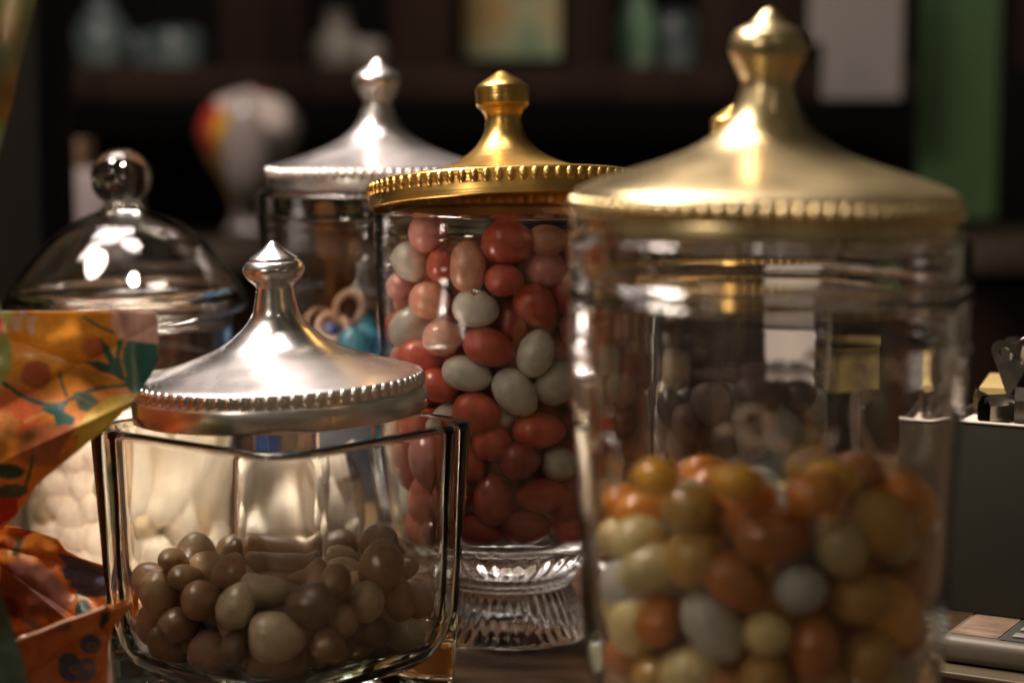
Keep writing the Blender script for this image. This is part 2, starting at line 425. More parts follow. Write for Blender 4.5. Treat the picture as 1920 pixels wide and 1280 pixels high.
flm = mat('shop_floor', (0.03, 0.02, 0.014), 0.6); color_noise(flm, (0.02, 0.013, 0.01), (0.045, 0.03, 0.02), 3)
bm = bmesh.new(); box(bm, -2.6, 2.6, -1.0, 3.05, -0.95, -0.90); fl = finish('floor', bm, flm, smooth=False); fl['kind'] = 'structure'

# cabinet with glass doors, far behind
YB = 2.5
def X_(px, Y=YB): return pt(px, 300, Y).x
def Z_(py, Y=YB): return pt(960, py, Y).z
cab = empty('display_cabinet', (0, YB, -0.9), 'dark red-brown wooden cabinet with glazed upper doors standing across the back of the shop', 'cabinet')
def part(name, m, parent, builder, smooth=True, sharp=40, origin=None):
    bm = bmesh.new(); builder(bm)
    if origin is None: origin = parent.matrix_world.translation if parent else Vector((0, 0, 0))
    return finish(name, bm, m, parent, smooth, sharp)
def shift(o, v):
    for x in o.data.vertices: x.co -= Vector(v)
C0 = Vector((0, YB, -0.9))
for i, (a, b_) in enumerate(((-200, 60), (420, 575), (735, 850), (1065, 1145), (1310, 1520), (1900, 2100))):
    bm = bmesh.new(); box(bm, X_(a), X_(b_), YB - 0.02, YB + 0.03, Z_(128), Z_(-260), 0.003); o = finish('door_stile', bm, wood, cab, sharp=40); shift(o, C0)
bm = bmesh.new(); box(bm, X_(-300), X_(1720), YB - 0.03, YB + 0.04, Z_(190), Z_(126), 0.004); o = finish('bottom_rail', bm, wood, cab, sharp=40); shift(o, C0)
bm = bmesh.new(); box(bm, X_(-300), X_(1720), YB + 0.0, YB + 0.45, Z_(152), Z_(140), 0.002); o = finish('shelf', bm, wood, cab, sharp=40); shift(o, C0)
bm = bmesh.new(); box(bm, X_(-300), X_(2200), YB - 0.10, YB + 0.45, Z_(500), Z_(462), 0.003); o = finish('worktop', bm, mat('worktop_wood', (0.09, 0.065, 0.04), 0.8), cab, sharp=40); shift(o, C0)
bm = bmesh.new(); box(bm, X_(-300), X_(2200), YB - 0.05, YB + 0.40, -0.9, Z_(501), 0.003); o = finish('base_unit', bm, wood, cab, sharp=40); shift(o, C0)

def simple_vase(name, px, py0, py1, rpx, Y, m, label, shape, cat='ornament', group=None):
    X, zf, rf = axis(px, Y)
    z0 = zf(py1)
    pr = catmull([(0.0001, 0.0)] + [(rf(rpx * s), (zf(py0) - z0) * t) for s, t in shape], 4) 
    bm = bmesh.new(); rev(bm, pr, 32); o = finish(name, bm, m, sharp=60); o.location = (X, Y, z0)
    return tag(o, label, cat, group)
porc = mat('grey_porcelain', (0.34, 0.30, 0.25), 0.35); color_noise(porc, (0.26, 0.24, 0.20), (0.40, 0.35, 0.29), 12)
tealp = mat('dark_teal_ware', (0.06, 0.085, 0.08), 0.35); color_noise(tealp, (0.03, 0.045, 0.045), (0.12, 0.15, 0.14), 14)
grn = mat('bottle_green', (0.10, 0.24, 0.13), 0.3); color_noise(grn, (0.10, 0.26, 0.14), (0.28, 0.36, 0.26), 10)
VS = [(0.75, 0.0), (1.0, 0.25), (1.0, 0.45), (0.6, 0.7), (0.42, 0.85), (0.5, 1.0), (0.001, 1.0)]
VB = [(0.8, 0.0), (1.0, 0.3), (0.97, 0.75), (0.7, 0.95), (0.001, 1.0)]
simple_vase('vase', 637, 22, 140, 48, YB + 0.10, porc, 'blurred pale grey vase behind cabinet glass above the silver-lidded tall jar', VS)
simple_vase('bowl', 690, 72, 140, 40, YB + 0.12, porc, 'low pale grey bowl beside the blurred grey vase on the cabinet shelf', VB)
simple_vase('jug', 548, 60, 140, 32, YB + 0.10, tealp, 'dim dark grey jug left of the blurred grey vase on the cabinet shelf', VS)
simple_vase('vase', 205, -20, 130, 52, YB + 0.10, tealp, 'dim teal vase at upper left in the dark cabinet', VS)
simple_vase('bowl', 262, 60, 140, 46, YB + 0.16, tealp, 'dim teal bowl between two vases at upper left of the cabinet', VB)
simple_vase('bowl', 340, 50, 140, 55, YB + 0.12, tealp, 'wide dim teal bowl beside the cabinet stile above the glass-knobbed jar', VB)
simple_vase('bottle', 1190, -60, 140, 38, YB + 0.10, grn, 'blurred green bottle behind the cabinet glass left of the big gold knob', VS)
simple_vase('tin', 1262, 20, 140, 45, YB + 0.14, tealp, 'dark blue-grey tin right of the blurred green bottle', VB)
# coloured prints standing behind the glass
def print_mat(name, cols):
    m = mat(name, (0.5, 0.5, 0.5), 0.6)
    t = N(m, 'ShaderNodeTexCoord'); v = N(m, 'ShaderNodeTexNoise'); v.inputs['Scale'].default_value = 6
    r = N(m, 'ShaderNodeValToRGB'); r.color_ramp.interpolation = 'LINEAR'
    el = r.color_ramp.elements
    for i, c in enumerate(cols):
        p = 0.32 + 0.36 * i / (len(cols) - 1)
        if i < 2: el[i].position = p; el[i].color = (*c, 1)
        else: x = el.new(p); x.color = (*c, 1)
    L(m, t.outputs['Object'], v.inputs['Vector']); L(m, v.outputs['Fac'], r.inputs[0]); L(m, r.outputs[0], B(m).inputs['Base Color'])
    return m
pic = print_mat('landscape_print', [(0.20, 0.15, 0.22), (0.10, 0.16, 0.08), (0.24, 0.25, 0.13), (0.34, 0.20, 0.06), (0.08, 0.13, 0.07)])
bm = bmesh.new(); box(bm, X_(868), X_(1052), YB + 0.08, YB + 0.09, Z_(106), Z_(-160), 0.001)
tag(finish('picture', bm, pic, smooth=False), 'blurred green and yellow picture behind the cabinet glass above the brushed gold knob', 'picture')
glp = mat('grey_card', (0.42, 0.38, 0.36), 0.6); color_noise(glp, (0.09, 0.095, 0.095), (0.16, 0.14, 0.13), 5, (1, 1, .5))
bm = bmesh.new(); box(bm, X_(1540, 2.1), X_(1688, 2.1), 2.1, 2.106, Z_(186, 2.1), Z_(-200, 2.1), 0.001)
box(bm, X_(1515, 2.1), X_(1560, 2.1), 2.107, 2.112, Z_(80, 2.1), Z_(-200, 2.1), 0.001)
tag(finish('notice_card', bm, glp, smooth=False), 'blurred pale grey cards hanging right of the big gold knob', 'card')
gpm = mat('green_fabric', (0.035, 0.075, 0.025), 0.9); color_noise(gpm, (0.028, 0.060, 0.020), (0.042, 0.088, 0.030), 4)
bm = bmesh.new(); box(bm, X_(1728, 2.2), X_(1872, 2.2), 2.2, 2.23, Z_(414, 2.2), Z_(-200, 2.2), 0.004)
tag(finish('hanging_panel', bm, gpm, smooth=False), 'tall dark green panel hanging in the background at right', 'panel')
# dark pillar at left, nearer
pil = mat('pillar_dark', (0.018, 0.013, 0.009), 0.8, **{'Specular IOR Level': 0.12}); color_noise(pil, (0.004, 0.003, 0.002), (0.011, 0.008, 0.005), 7, (1, 1, .3))
bm = bmesh.new(); box(bm, X_(-260, 1.5), X_(77, 1.5), 1.5, 1.62, -0.9, 0.9, 0.004)
o = finish('pillar', bm, pil, sharp=40); tag(o, 'dark wooden post at the left edge behind the wrapping paper', 'post')
# lavender box
lav = mat('lavender_card', (0.40, 0.33, 0.33), 0.6); color_noise(lav, (0.36, 0.30, 0.30), (0.44, 0.36, 0.36), 5)
bx = empty('lilac_box', (X_(150, 2.0), 2.0, Z_(462, 2.0)), 'blurred lilac-grey box behind the glass ball knob', 'box')
bm = bmesh.new(); box(bm, X_(76, 2.0), X_(236, 2.0), 2.0, 2.08, Z_(462, 2.0), Z_(318, 2.0), 0.003); o = finish('box_body', bm, lav, bx, sharp=40); shift(o, bx.location)
bm = bmesh.new(); box(bm, X_(74, 2.0), X_(150, 2.0), 2.02, 2.07, Z_(317, 2.0), Z_(262, 2.0), 0.003); o = finish('box_lid', bm, print_mat('tin_print', [(0.05, 0.07, 0.06), (0.14, 0.08, 0.04), (0.03, 0.05, 0.05)]), bx, sharp=40); shift(o, bx.location)
bm = bmesh.new(); box(bm, X_(-40, 2.0), X_(300, 2.0), 1.98, 2.14, Z_(480, 2.0), Z_(463, 2.0), 0.003)
tag(finish('wall_shelf', bm, wood, sharp=40), 'small dark wooden shelf under the lilac-grey box', 'shelf')
# colourful ceramic figure
YH = 2.3
X, zf, rf = axis(474, YH)
fig = empty('painted_ornament', (X, YH, zf(440)), 'blurred round white ornament painted red, yellow and blue on the back worktop', 'ornament')
fm = mat('glazed_paint', (0.7, 0.6, 0.52), 0.3, **{'Coat Weight': 1.0, 'Coat Roughness': 0.04})
t = N(fm, 'ShaderNodeTexCoord'); v = N(fm, 'ShaderNodeTexVoronoi'); v.inputs['Scale'].default_value = 22; r = N(fm, 'ShaderNodeValToRGB'); r.color_ramp.interpolation = 'CONSTANT'
sp = N(fm, 'ShaderNodeSeparateColor'); L(fm, t.outputs['Object'], v.inputs['Vector']); L(fm, v.outputs['Color'], sp.inputs[0]); L(fm, sp.outputs[0], r.inputs[0])
el = r.color_ramp.elements; el[0].position = 0; el[0].color = (0.24, 0.20, 0.18, 1); el[1].position = 0.45; el[1].color = (0.50, 0.05, 0.03, 1)
for p_, c_ in ((0.58, (0.62, 0.33, 0.03)), (0.72, (0.02, 0.06, 0.22)), (0.84, (0.66, 0.56, 0.50))): x = el.new(p_); x.color = (*c_, 1)
L(fm, r.outputs[0], B(fm).inputs['Base Color'])
wm = mat('glazed_white', (0.32, 0.27, 0.245), 0.3, **{'Coat Weight': 1.0, 'Coat Roughness': 0.04})
bm = bmesh.new()
rev(bm, catmull([(0.0001, 0), (rf(50), 0.002), (rf(34), rf(40)), (rf(48), rf(90)), (rf(86), rf(150)), (rf(96), rf(200)), (rf(64), rf(250)), (0.0001, rf(272))], 6), 48)
finish('ball_body', bm, fm, fig)
bm = bmesh.new()
bmesh.ops.create_uvsphere(bm, u_segments=24, v_segments=16, radius=1, matrix=Matrix.Translation((0, -rf(62), rf(160))) @ Matrix.Diagonal((rf(46), rf(44), rf(98), 1)))
finish('white_face', bm, wm, fig)

# ==================================================================== A. SQUARE SILVER-LIDDED JAR
YA = 0.765; XA, zA, rA = axis(527, YA)
rootA = empty('candy_jar', (XA, YA, 0), 'square thick glass jar with polished silver lid, in focus in front at left', 'jar')
RIMZ = pt(527, 793, YA).z
rot = math.radians(6)
ca, sa = math.cos(math.radians(45) + rot), math.sin(math.radians(45) + rot)
def sq_pt(a, half, rad):
    """rounded-square outline point at parameter angle a (a=0..2pi), corner aligned to local x,y diagonals"""
    c, s = math.cos(a), math.sin(a)
    # superposition: walk via ray intersection
    lo, hi = 0, half * 1.5
    for _ in range(26):
        mid = (lo + hi) / 2; x, y = abs(c * mid), abs(s * mid)
        qx, qy = max(x - (half - rad), 0), max(y - (half - rad), 0)
        ins = (x <= half and y <= half) and (qx * qx + qy * qy <= rad * rad or qx == 0 or qy == 0)
        if ins: lo = mid
        else: hi = mid
    return lo * c, lo * s
def sq_ring(bm, half, rad, z, n=128):
    vs = []
    for i in range(n):
        x, y = sq_pt(2 * math.pi * (i + .5) / n, half, rad)
        vs.append(bm.verts.new((x * ca - y * sa, x * sa + y * ca, z)))
    return vs
S = 1.0
Ht = RIMZ
outer = [(0.0500, .0138, 0.0000), (0.0515, .0143, 0.0015), (0.0520, .0145, 0.004), (0.0535, .0148, 0.04), (0.0555, .0150, 0.08), (0.0568, .0152, Ht - .0025), (0.0566, .0152, Ht - .0006), (0.0560, .0153, Ht)]
inner = [(0.0530, .0180, Ht), (0.0524, .0185, Ht - .001), (0.0520, .0195, Ht - .004), (0.0514, .0200, 0.08), (0.0508, .0200, 0.05), (0.0500, .0205, 0.030), (0.0486, .0215, 0.0215), (0.0460, .0240, 0.0155), (0.0410, .0280, 0.0120), (0.030, .029, 0.0106), (0.018, .0175, 0.0102)]
bm = bmesh.new(); rings = [sq_ring(bm, h_a, r_a, z_a) for h_a, r_a, z_a in outer + inner]
for a, b_ in zip(rings, rings[1:]):
    for i in range(128): j = (i + 1) % 128; bm.faces.new((a[i], a[j], b_[j], b_[i]))
cb = bm.verts.new((0, 0, 0.0008)); ct = bm.verts.new((0, 0, 0.0100))
for i in range(128):
    j = (i + 1) % 128; bm.faces.new((cb, rings[0][j], rings[0][i])); bm.faces.new((ct, rings[-1][i], rings[-1][j]))
jarA = finish('glass_body', bm, GL_GREEN, rootA, sharp=60)
kn = [(0.3, 450), (8, 454), (22, 467), (43, 482), (45, 485), (44, 487), (52, 492), (58, 502), (57, 510), (50, 522), (40, 531), (35, 538)]
cn = [(35, 538), (36, 545), (39, 562), (44, 585), (54, 602), (70, 619), (104, 645), (150, 665), (200, 682), (240, 694), (262, 701), (268, 705)]
bd = [(269, 708), (263, 713), (263, 727), (273, 730), (275, 734), (275, 769), (273.5, 772)]
zoff = 0
lidA = make_lid(rootA, kn, cn, bd, (rA(266.5), zA(716), rA(10.2)), zA, rA, SILVER, tilt=(math.radians(0.3), math.radians(-2.0)), nbead=74)
dz = RIMZ + 0.0008 - lidA.location.z; lidA.location.z += max(0, min(dz, .006)); lidA.location.x += -0.0005
def insA(p, m_):
    x, y = p.x - XA, p.y - YA
    u = x * ca + y * sa; v = -x * sa + y * ca
    z = p.z
    if z < 0.0124 + m_: return False
    half = 0.0498 + (0.0518 - 0.0498) * min(1, max(0, (z - .034) / .08)) - m_; rad = 0.0215 - m_ * .6
    if z < .026: half -= (0.026 - z) * 0.35
    u, v = abs(u), abs(v)
    if u > half or v > half: return False
    qx, qy = max(u - (half - rad), 0), max(v - (half - rad), 0)
    return qx * qx + qy * qy <= rad * rad
heroA = [
    (519,1192,84,100,0,'g'), (279,1068,78,78,0,'t'), (384,1123,78,78,0,'m'), (455,1132,100,80,50,'g'), (682,1125,84,68,80,'g'),
    (578,1132,92,90,0,'b'), (795,1120,76,66,80,'b'), (738,1118,98,64,-68,'o'), (620,1088,74,66,70,'m'), (640,1162,64,54,80,'m'),
    (341,1170,80,70,10,'m'), (243,1128,76,62,70,'r'), (604,1211,80,72,0,'o'), (525,1270,92,76,0,'o'), (356,1080,70,50,-10,'o'),
    (332,1047,58,46,-15,'o'), (735,1064,92,56,12,'g'), (500,1102,84,66,0,'g'), (288,1190,86,66,90,'b'), (690,1182,72,66,0,'b'),
    (733,1212,78,72,40,'o'), (664,1228,74,70,0,'b'), (450,1212,72,62,80,'b'), (345,1245,66,62,0,'o'), (394,1258,68,62,0,'r'),
    (787,1186,70,64,50,'b'), (250,1205,62,54,60,'b'), (608,1272,74,62,0,'m'), (668,1095,72,60,0,'t'), (200+20,1160,56,50,0,'r'),
]
hA = place_heroes(heroA, insA, YA - 0.09)
def clampA(P, rr):
    P = P.copy()
    for i in range(len(P)):
        q = Vector(P[i])
        if not insA(q, rr[i] * .95):
            cx = Vector((XA, YA, 0.035))
            d = cx - q
            for k in range(1, 12):
                if insA(q + d * (k * .03), rr[i] * .95): break
            P[i] = list(q + d * (k * .03))
        P[i][2] = min(P[i][2], 0.047 + 0.004 * math.sin(P[i][0] * 90) + 0.004 * math.cos(P[i][1] * 110))
    return P
fA = fill(hA, 78, insA, clampA, 0.014, 0.058, (XA, YA), 0.048, 0.0088, ['o', 'm', 'g', 'm', 't', 'o', 'r'],
          lambda p, q: True)
link_eggs(hA + fA, 'square jar', 'brown and beige candy eggs in the square jar')

# ==================================================================== B. FOOTED JAR, BRUSHED GOLD LID
def round_jar_glass(root, zf, rf, outer_px, wall, rings_px, inner_bot, foot_px, z0=0, ribz=None, m=GL_CLEAR, nrib=44, amp=.0011):
    """footed jar: outer profile from the rim down to the waist and foot, all in photo pixels at the axis"""
    o = catmull(prof_px(zf, rf, outer_px, z0), 10)
    for ry in rings_px:                                  # raised moulded rings round the neck
        zr = zf(ry) - z0
        o = [(r + amp * math.exp(-((z - zr) / 0.0007) ** 2), z) for r, z in o]
    f = catmull(prof_px(zf, rf, foot_px, z0), 5)
    zi = zf(inner_bot) - z0
    inn = [(r - wall, z) for r, z in o if z > zi + 0.006]
    rl = inn[-1][0]
    bot = [(rl * .985, zi + .004), (rl * .93, zi + 0.0015), (rl * .8, zi + .0003), (rl * .5, zi - .0004), (0.0, zi - .0006)]
    zb = f[-1][1]; rb = f[-1][0]
    under = [(rb - 0.002, zb), (rb * .8, zb + .003), (rb * .4, zb + .006), (0.0, zb + .007)]
    top = [(o[0][0] - wall * .3, o[0][1] + wall * .35), (o[0][0] - wall * .7, o[0][1] + wall * .35)]
    prof = list(reversed(under)) + list(reversed(f)) + list(reversed(o)) + top + inn + bot
    bm = bmesh.new(); rev(bm, prof, 220, rfun=ribs(nrib, 0.022, *ribz) if ribz else None)
    # inner wall must stay round: ribs only act below the inner bottom
    return finish('glass_body', bm, m, root, sharp=70)

YM = 0.86; XM, zM, rM = axis(950, YM)
rootM = empty('candy_jar', (XM, YM, 0), 'footed glass jar of coral and white candy eggs with brushed gold lid sitting tilted', 'jar')
def foot_z(py_list, zf, y_from, z_to_px=None): return py_list
BOT = [y for y in range(1000, 1400) if zM(y) > 0.0005][-1]
round_jar_glass(rootM, zM, rM, [(247, 396), (249, 402), (248, 430), (245, 520), (241, 640), (235, 780), (229, 880), (220, 950), (204, 1000), (168, 1036), (128, 1060)],
                0.0030, [438, 449, 497], 1004, [(126, 1061), (129, 1070), (126, 1076), (116, 1086), (122, 1100), (138, 1130), (152, 1160), (163, 1185), (165, 1192), (163, BOT)], ribz=(zM(BOT) + .001, zM(1005)), nrib=44)
kn = [(0.3, 133), (9, 136), (24, 146), (42, 158), (48, 164), (50.5, 169), (50.5, 180), (50, 196), (48, 202), (41, 208), (37, 214), (34, 220)]
cn = [(34, 219), (33, 226), (34.5, 240), (39, 255), (48, 270), (63, 286), (88, 303), (122, 318), (160, 327), (205, 334), (240, 338), (256, 342)]
bd = [(258, 345), (258, 352), (257, 362), (258, 364), (258, 388), (256, 390)]
lidM = make_lid(rootM, kn, cn, bd, (rM(253), zM(356), rM(9.5)), zM, rM, GOLD_BR, tilt=(math.radians(-7.4), math.radians(-2.2)), nbead=74)
lidM.location.z = zM(386)
def RzM(z):
    tbl_ = [(zM(1036), rM(165)), (zM(1000), rM(202)), (zM(950), rM(218)), (zM(880), rM(226)), (zM(640), rM(238)), (zM(400), rM(245))]
    if z <= tbl_[0][0]: return tbl_[0][1] - .0032
    for (a, ra), (b_, rb) in zip(tbl_, tbl_[1:]):
        if z <= b_: return ra + (rb - ra) * (z - a) / (b_ - a) - .0032
    return tbl_[-1][1] - .0032
ZMF = zM(1004) + .0006
def insM(p, m_): return p.z > ZMF + m_ and math.hypot(p.x - XM, p.y - YM) < RzM(p.z) - m_
heroM = [
    (805,437,72,72,0,'p'), (952,453,98,84,0,'c'), (773,490,78,68,-70,'w'), (878,499,100,70,92,'s'), (945,525,72,62,0,'c'),
    (893,578,88,72,-8,'w'), (810,562,80,72,0,'s'), (917,650,98,72,-20,'c'), (1003,572,88,76,-50,'c'), (833,633,76,70,0,'s'),
    (1004,661,94,68,72,'w'), (877,700,95,66,-14,'w'), (966,735,102,74,-50,'w'), (773,612,90,74,60,'w'), (790,672,84,72,-15,'c'),
    (755,537,62,56,0,'p'), (828,497,64,52,90,'c'), (737,487,74,56,90,'c'), (1025,450,80,58,0,'s'), (1022,505,82,74,0,'p'),
    (1042,716,92,76,50,'w'), (745,573,56,52,0,'c'), (895,772,92,76,-15,'c'), (1010,806,98,68,0,'c'), (825,722,76,62,-30,'c'),
    (922,828,74,68,20,'c'), (975,862,76,72,0,'d'), (1048,868,70,64,0,'w'), (870,865,92,70,-35,'c'), (960,597,90,64,90,'d'),
    (1015,926,94,66,6,'c'), (925,935,98,76,90,'d'), (940,782,60,52,0,'w'), (800,800,84,72,20,'c'), (1085,610,84,74,90,'s'),
    (740,660,56,50,0,'c'), (780,880,84,72,-30,'d'), (1090,790,84,70,20,'d'), (850,930,80,66,0,'d'), (1100,480,84,74,0,'d'),
    (1115,690,90,74,60,'c'), (1100,900,84,70,0,'d'), (985,986,94,66,4,'d'), (900,990,90,64,-10,'d'), (1070,985,80,62,10,'c'), (830,985,80,62,0,'d'),
]
hM = place_heroes(heroM, insM, YM - 0.07)
topM = lambda x, y: zM(428) - 0.0 * x + 0.012
fM = fill(hM, 232, insM, cyl_clamp(XM, YM, RzM, ZMF, lambda x, y: zM(452) + 0 * x), ZMF, zM(440), (XM, YM), 0.052, 0.0090,
          ['c', 'd', 's', 'c', 'd', 'p', 'w'], lambda p, q: p[1] < YM + 0.018 and (math.hypot(p[0] - XM, p[1] - YM) > 0.022 or p[2] > zM(500)))
link_eggs(hM + fM, 'brushed-gold-lidded jar', 'coral, salmon and white candy eggs in the footed jar')
# air bubble blister in the wall
bm = bmesh.new(); bmesh.ops.create_uvsphere(bm, u_segments=16, v_segments=10, radius=1, matrix=Matrix.Translation(pt(890, 548, YM - rM(243) * 1.0) - Vector((XM, YM, 0))) @ Matrix.Scale(rM(6.5), 4))
finish('glass_blister', bm, GL_CLEAR, rootM)

# ==================================================================== C. BIG GOLD-LIDDED JAR IN FRONT
YC = 0.604; XC, zC, rC = axis(1438, YC)
rootC = empty('candy_jar', (XC, YC, 0), 'largest glass jar, orange and grey candy eggs, pale gold lid, nearest at right', 'jar')
BOTC = [y for y in range(1300, 1900) if zC(y) > 0.0005][-1]
round_jar_glass(rootC, zC, rC, [(374, 446), (376, 452), (375, 480), (372, 560), (366, 700), (359, 820), (351, 960), (343, 1100), (335, 1200), (322, 1262), (285, 1315), (215, 1350), (160, 1375)],
                0.0038, [522, 548, 640], 1290, [(158, 1375), (166, 1385), (164, 1395), (156, 1405), (170, 1430), (200, 1480), (225, 1540), (236, 1590), (234, BOTC)], ribz=(zC(BOTC) + .001, zC(1310)), nrib=48, amp=.0017)
kn = [(0.3, 15), (12, 21), (26, 36), (36, 46), (50, 52), (64, 62), (72, 78), (73.5, 92), (71, 106), (62, 125), (55, 140), (50, 150), (50, 156)]
cn = [(50, 156), (49, 163), (54, 180), (62, 203), (74, 225), (94, 248), (120, 268), (155, 286), (200, 303), (250, 319), (300, 335), (340, 351), (356, 360)]
bd = [(360, 366), (350, 374), (350, 402), (362, 406), (363, 409), (363, 430), (360, 433)]
lidC = make_lid(rootC, kn, cn, bd, (rC(357), zC(388), rC(13.5)), zC, rC, GOLD, tilt=(math.radians(0.0), math.radians(0.6)), nbead=82)
lidC.location.x = rC(-8)
def RzC(z):
    tbl_ = [(zC(1310), rC(275)), (zC(1262), rC(318)), (zC(1200), rC(333)), (zC(960), rC(350)), (zC(700), rC(365))]
    if z <= tbl_[0][0]: return tbl_[0][1] - .004
    for (a, ra), (b_, rb) in zip(tbl_, tbl_[1:]):
        if z <= b_: return ra + (rb - ra) * (z - a) / (b_ - a) - .004
    return tbl_[-1][1] - .004
ZCF = zC(1292)
def insC(p, m_): return p.z > ZCF + m_ and math.hypot(p.x - XC, p.y - YC) < RzC(p.z) - m_
heroC = [
    (1500,1100,96,94,0,'h'), (1340,1172,150,98,-55,'h'), (1382,1088,134,98,-35,'k'), (1573,1025,116,96,-65,'l'), (1450,1005,150,112,10,'k'),
    (1610,1118,116,98,10,'u'), (1525,1210,128,92,85,'k'), (1440,1185,90,84,0,'l'), (1235,1062,140,88,18,'l'), (1200,1008,104,88,20,'l'),
    (1300,950,112,96,0,'u'), (1640,978,140,124,-20,'u'), (1623,1228,116,100,60,'u'), (1300,1256,120,100,20,'l'), (1432,1264,100,90,60,'u'),
    (1400,945,124,96,20,'q'), (1320,1035,112,96,0,'k'), (1240,1160,104,84,70,'k'), (1205,955,104,76,0,'q'), (1165,938,80,72,0,'q'),
    (1234,892,88,74,0,'y'), (1525,925,110,88,30,'q'), (1560,897,108,80,0,'y'), (1610,886,92,86,0,'k'), (1520,875,100,80,10,'u'),
    (1690,925,92,78,-40,'q'), (1700,1085,100,74,70,'k'), (1185,1225,100,84,0,'k'), (1165,1130,90,76,50,'q'), (1158,1005,80,76,0,'l'),
    (1385,900,100,70,0,'y'), (1700,1190,96,84,50,'k'), (1235,1265,90,80,0,'u'), (1540,1275,100,84,0,'u'), (1640,1280,90,80,0,'l'),
]
hC = place_heroes(heroC, insC, YC - 0.07)
fC = fill(hC, 100, insC, cyl_clamp(XC, YC, RzC, ZCF, lambda x, y: zC(905) + 0.004 * np.sin(x * 120)), ZCF, zC(920), (XC, YC), 0.052, 0.0092,
          ['q', 'k', 'u', 'l', 'y', 'h'], lambda p, q: p[1] < YC + 0.02 or p[2] > zC(1010))
link_eggs(hC + fC, 'large front jar', 'orange, mustard and grey candy eggs in the large jar')
# moulded scroll relief on the front glass of this jar
def scroll(pts_px, rpx, name, parent, Yf):
    P = catmull([tuple(pt(x, y, Yf) - parent.location) for x, y in pts_px], 8)
    # wrap onto the outer wall
    Q = []
    for p in P:
        R_ = RzC(p[2]) + .0041; x = max(-R_ * .98, min(R_ * .98, p[0])); Q.append((x, -math.sqrt(R_ * R_ - x * x), p[2]))
    bm = bmesh.new(); n = len(Q); tube(bm, Q, 0, 10, rads=[rpx * (0.35 + 0.65 * math.sin(math.pi * (i + .5) / n)) for i in range(n)])
    finish(name, bm, GL_CLEAR, parent)
for pts_ in ([(1340, 822), (1350, 806), (1370, 803), (1395, 822), (1430, 822), (1440, 800), (1425, 770), (1398, 762), (1380, 778), (1390, 800)],
             [(1440, 818), (1455, 838), (1462, 836), (1470, 815)], [(1480, 850), (1495, 852), (1540, 835), (1560, 800)],
             [(1640, 860), (1615, 820), (1600, 780), (1605, 750), (1630, 735), (1650, 752)],
             [(1135, 960), (1120, 900), (1130, 855), (1155, 845), (1170, 880), (1165, 930), (1150, 960)],
             [(1640, 700), (1660, 675), (1680, 700), (1700, 680)], [(1650, 720), (1670, 700), (1695, 716)], [(1510, 690), (1535, 700), (1545, 675), (1520, 660), (1505, 675)], [(1590, 700), (1610, 722), (1625, 700), (1605, 680), (1590, 700)]):
    scroll(pts_, 0.0015, 'scroll_relief', rootC, YC - 0.055)

# ==================================================================== D. BACK SILVER-LIDDED JAR
YD = 1.01; XD, zD, rD = axis(712, YD)
rootD = empty('candy_jar', (XD, YD, 0), 'tall glass jar with satin silver lid at the back, holding blue candies and tan rings', 'jar')
BOTD = [y for y in range(900, 1300) if zD(y) > 0.0005][-1]
round_jar_glass(rootD, zD, rD, [(224, 362), (227, 366), (226, 400), (224, 480), (220, 640), (214, 780), (200, 850), (165, 900), (125, 930)],
                0.0034, [407, 421, 465], 862, [(123, 930), (128, 936), (126, 942), (120, 950), (134, 985), (146, 1020), (150, 1035), (148, BOTD)], ribz=(zD(BOTD) + .001, zD(875)), nrib=44)
kn = [(0.3, 108), (8, 112), (22, 126), (38, 137), (45, 146), (46, 155), (43, 166), (36, 178), (30, 187), (28, 191)]
cn = [(28, 190), (28.5, 198), (33, 212), (40, 228), (52, 244), (70, 259), (100, 275), (140, 291), (178, 303), (204, 311)]
bd = [(206, 315), (206, 322), (206, 328), (207, 331), (207, 350), (205, 352)]
lidD = make_lid(rootD, kn, cn, bd, (rD(206), zD(322), rD(7)), zD, rD, SILVER_S, nbead=76)
def RzD(z): return rD(218) - .004 if z > zD(780) else rD(190) - .004
ZDF = zD(860)
fD = fill([], 150, None, cyl_clamp(XD, YD, RzD, ZDF, lambda x, y: zD(603) + .003 * np.sin(x * 130)), ZDF, zD(605), (XD, YD), 0.05, 0.0088,
          ['f', 'e', 'f', 'e'], lambda p, q: p[1] < YD + 0.02 and (math.hypot(p[0] - XD, p[1] - YD) > 0.03 or p[2] > zD(690)))
link_eggs(fD, 'silver-lidded back jar', 'blue candies in the back jar', 'candy ball')
tan = candy('jelly_ring_tan', (0.27, 0.165, 0.10), 0.35)
rg = bpy.data.meshes.new('jelly_ring'); bm = bmesh.new()
for i in range(36):
    a = 2 * math.pi * i / 36
    for j in range(12):
        b_ = 2 * math.pi * j / 12; bm.verts.new(((0.0105 + .0030 * math.cos(b_)) * math.cos(a), (0.0105 + .0030 * math.cos(b_)) * math.sin(a), .0030 * math.sin(b_)))
bm.verts.ensure_lookup_table()
for i in range(36):
    for j in range(12): bm.faces.new((bm.verts[i * 12 + j], bm.verts[((i + 1) % 36) * 12 + j], bm.verts[((i + 1) % 36) * 12 + (j + 1) % 12], bm.verts[i * 12 + (j + 1) % 12]))
bm.to_mesh(rg); bm.free(); rg.materials.append(tan)
for p in rg.polygons: p.use_smooth = True
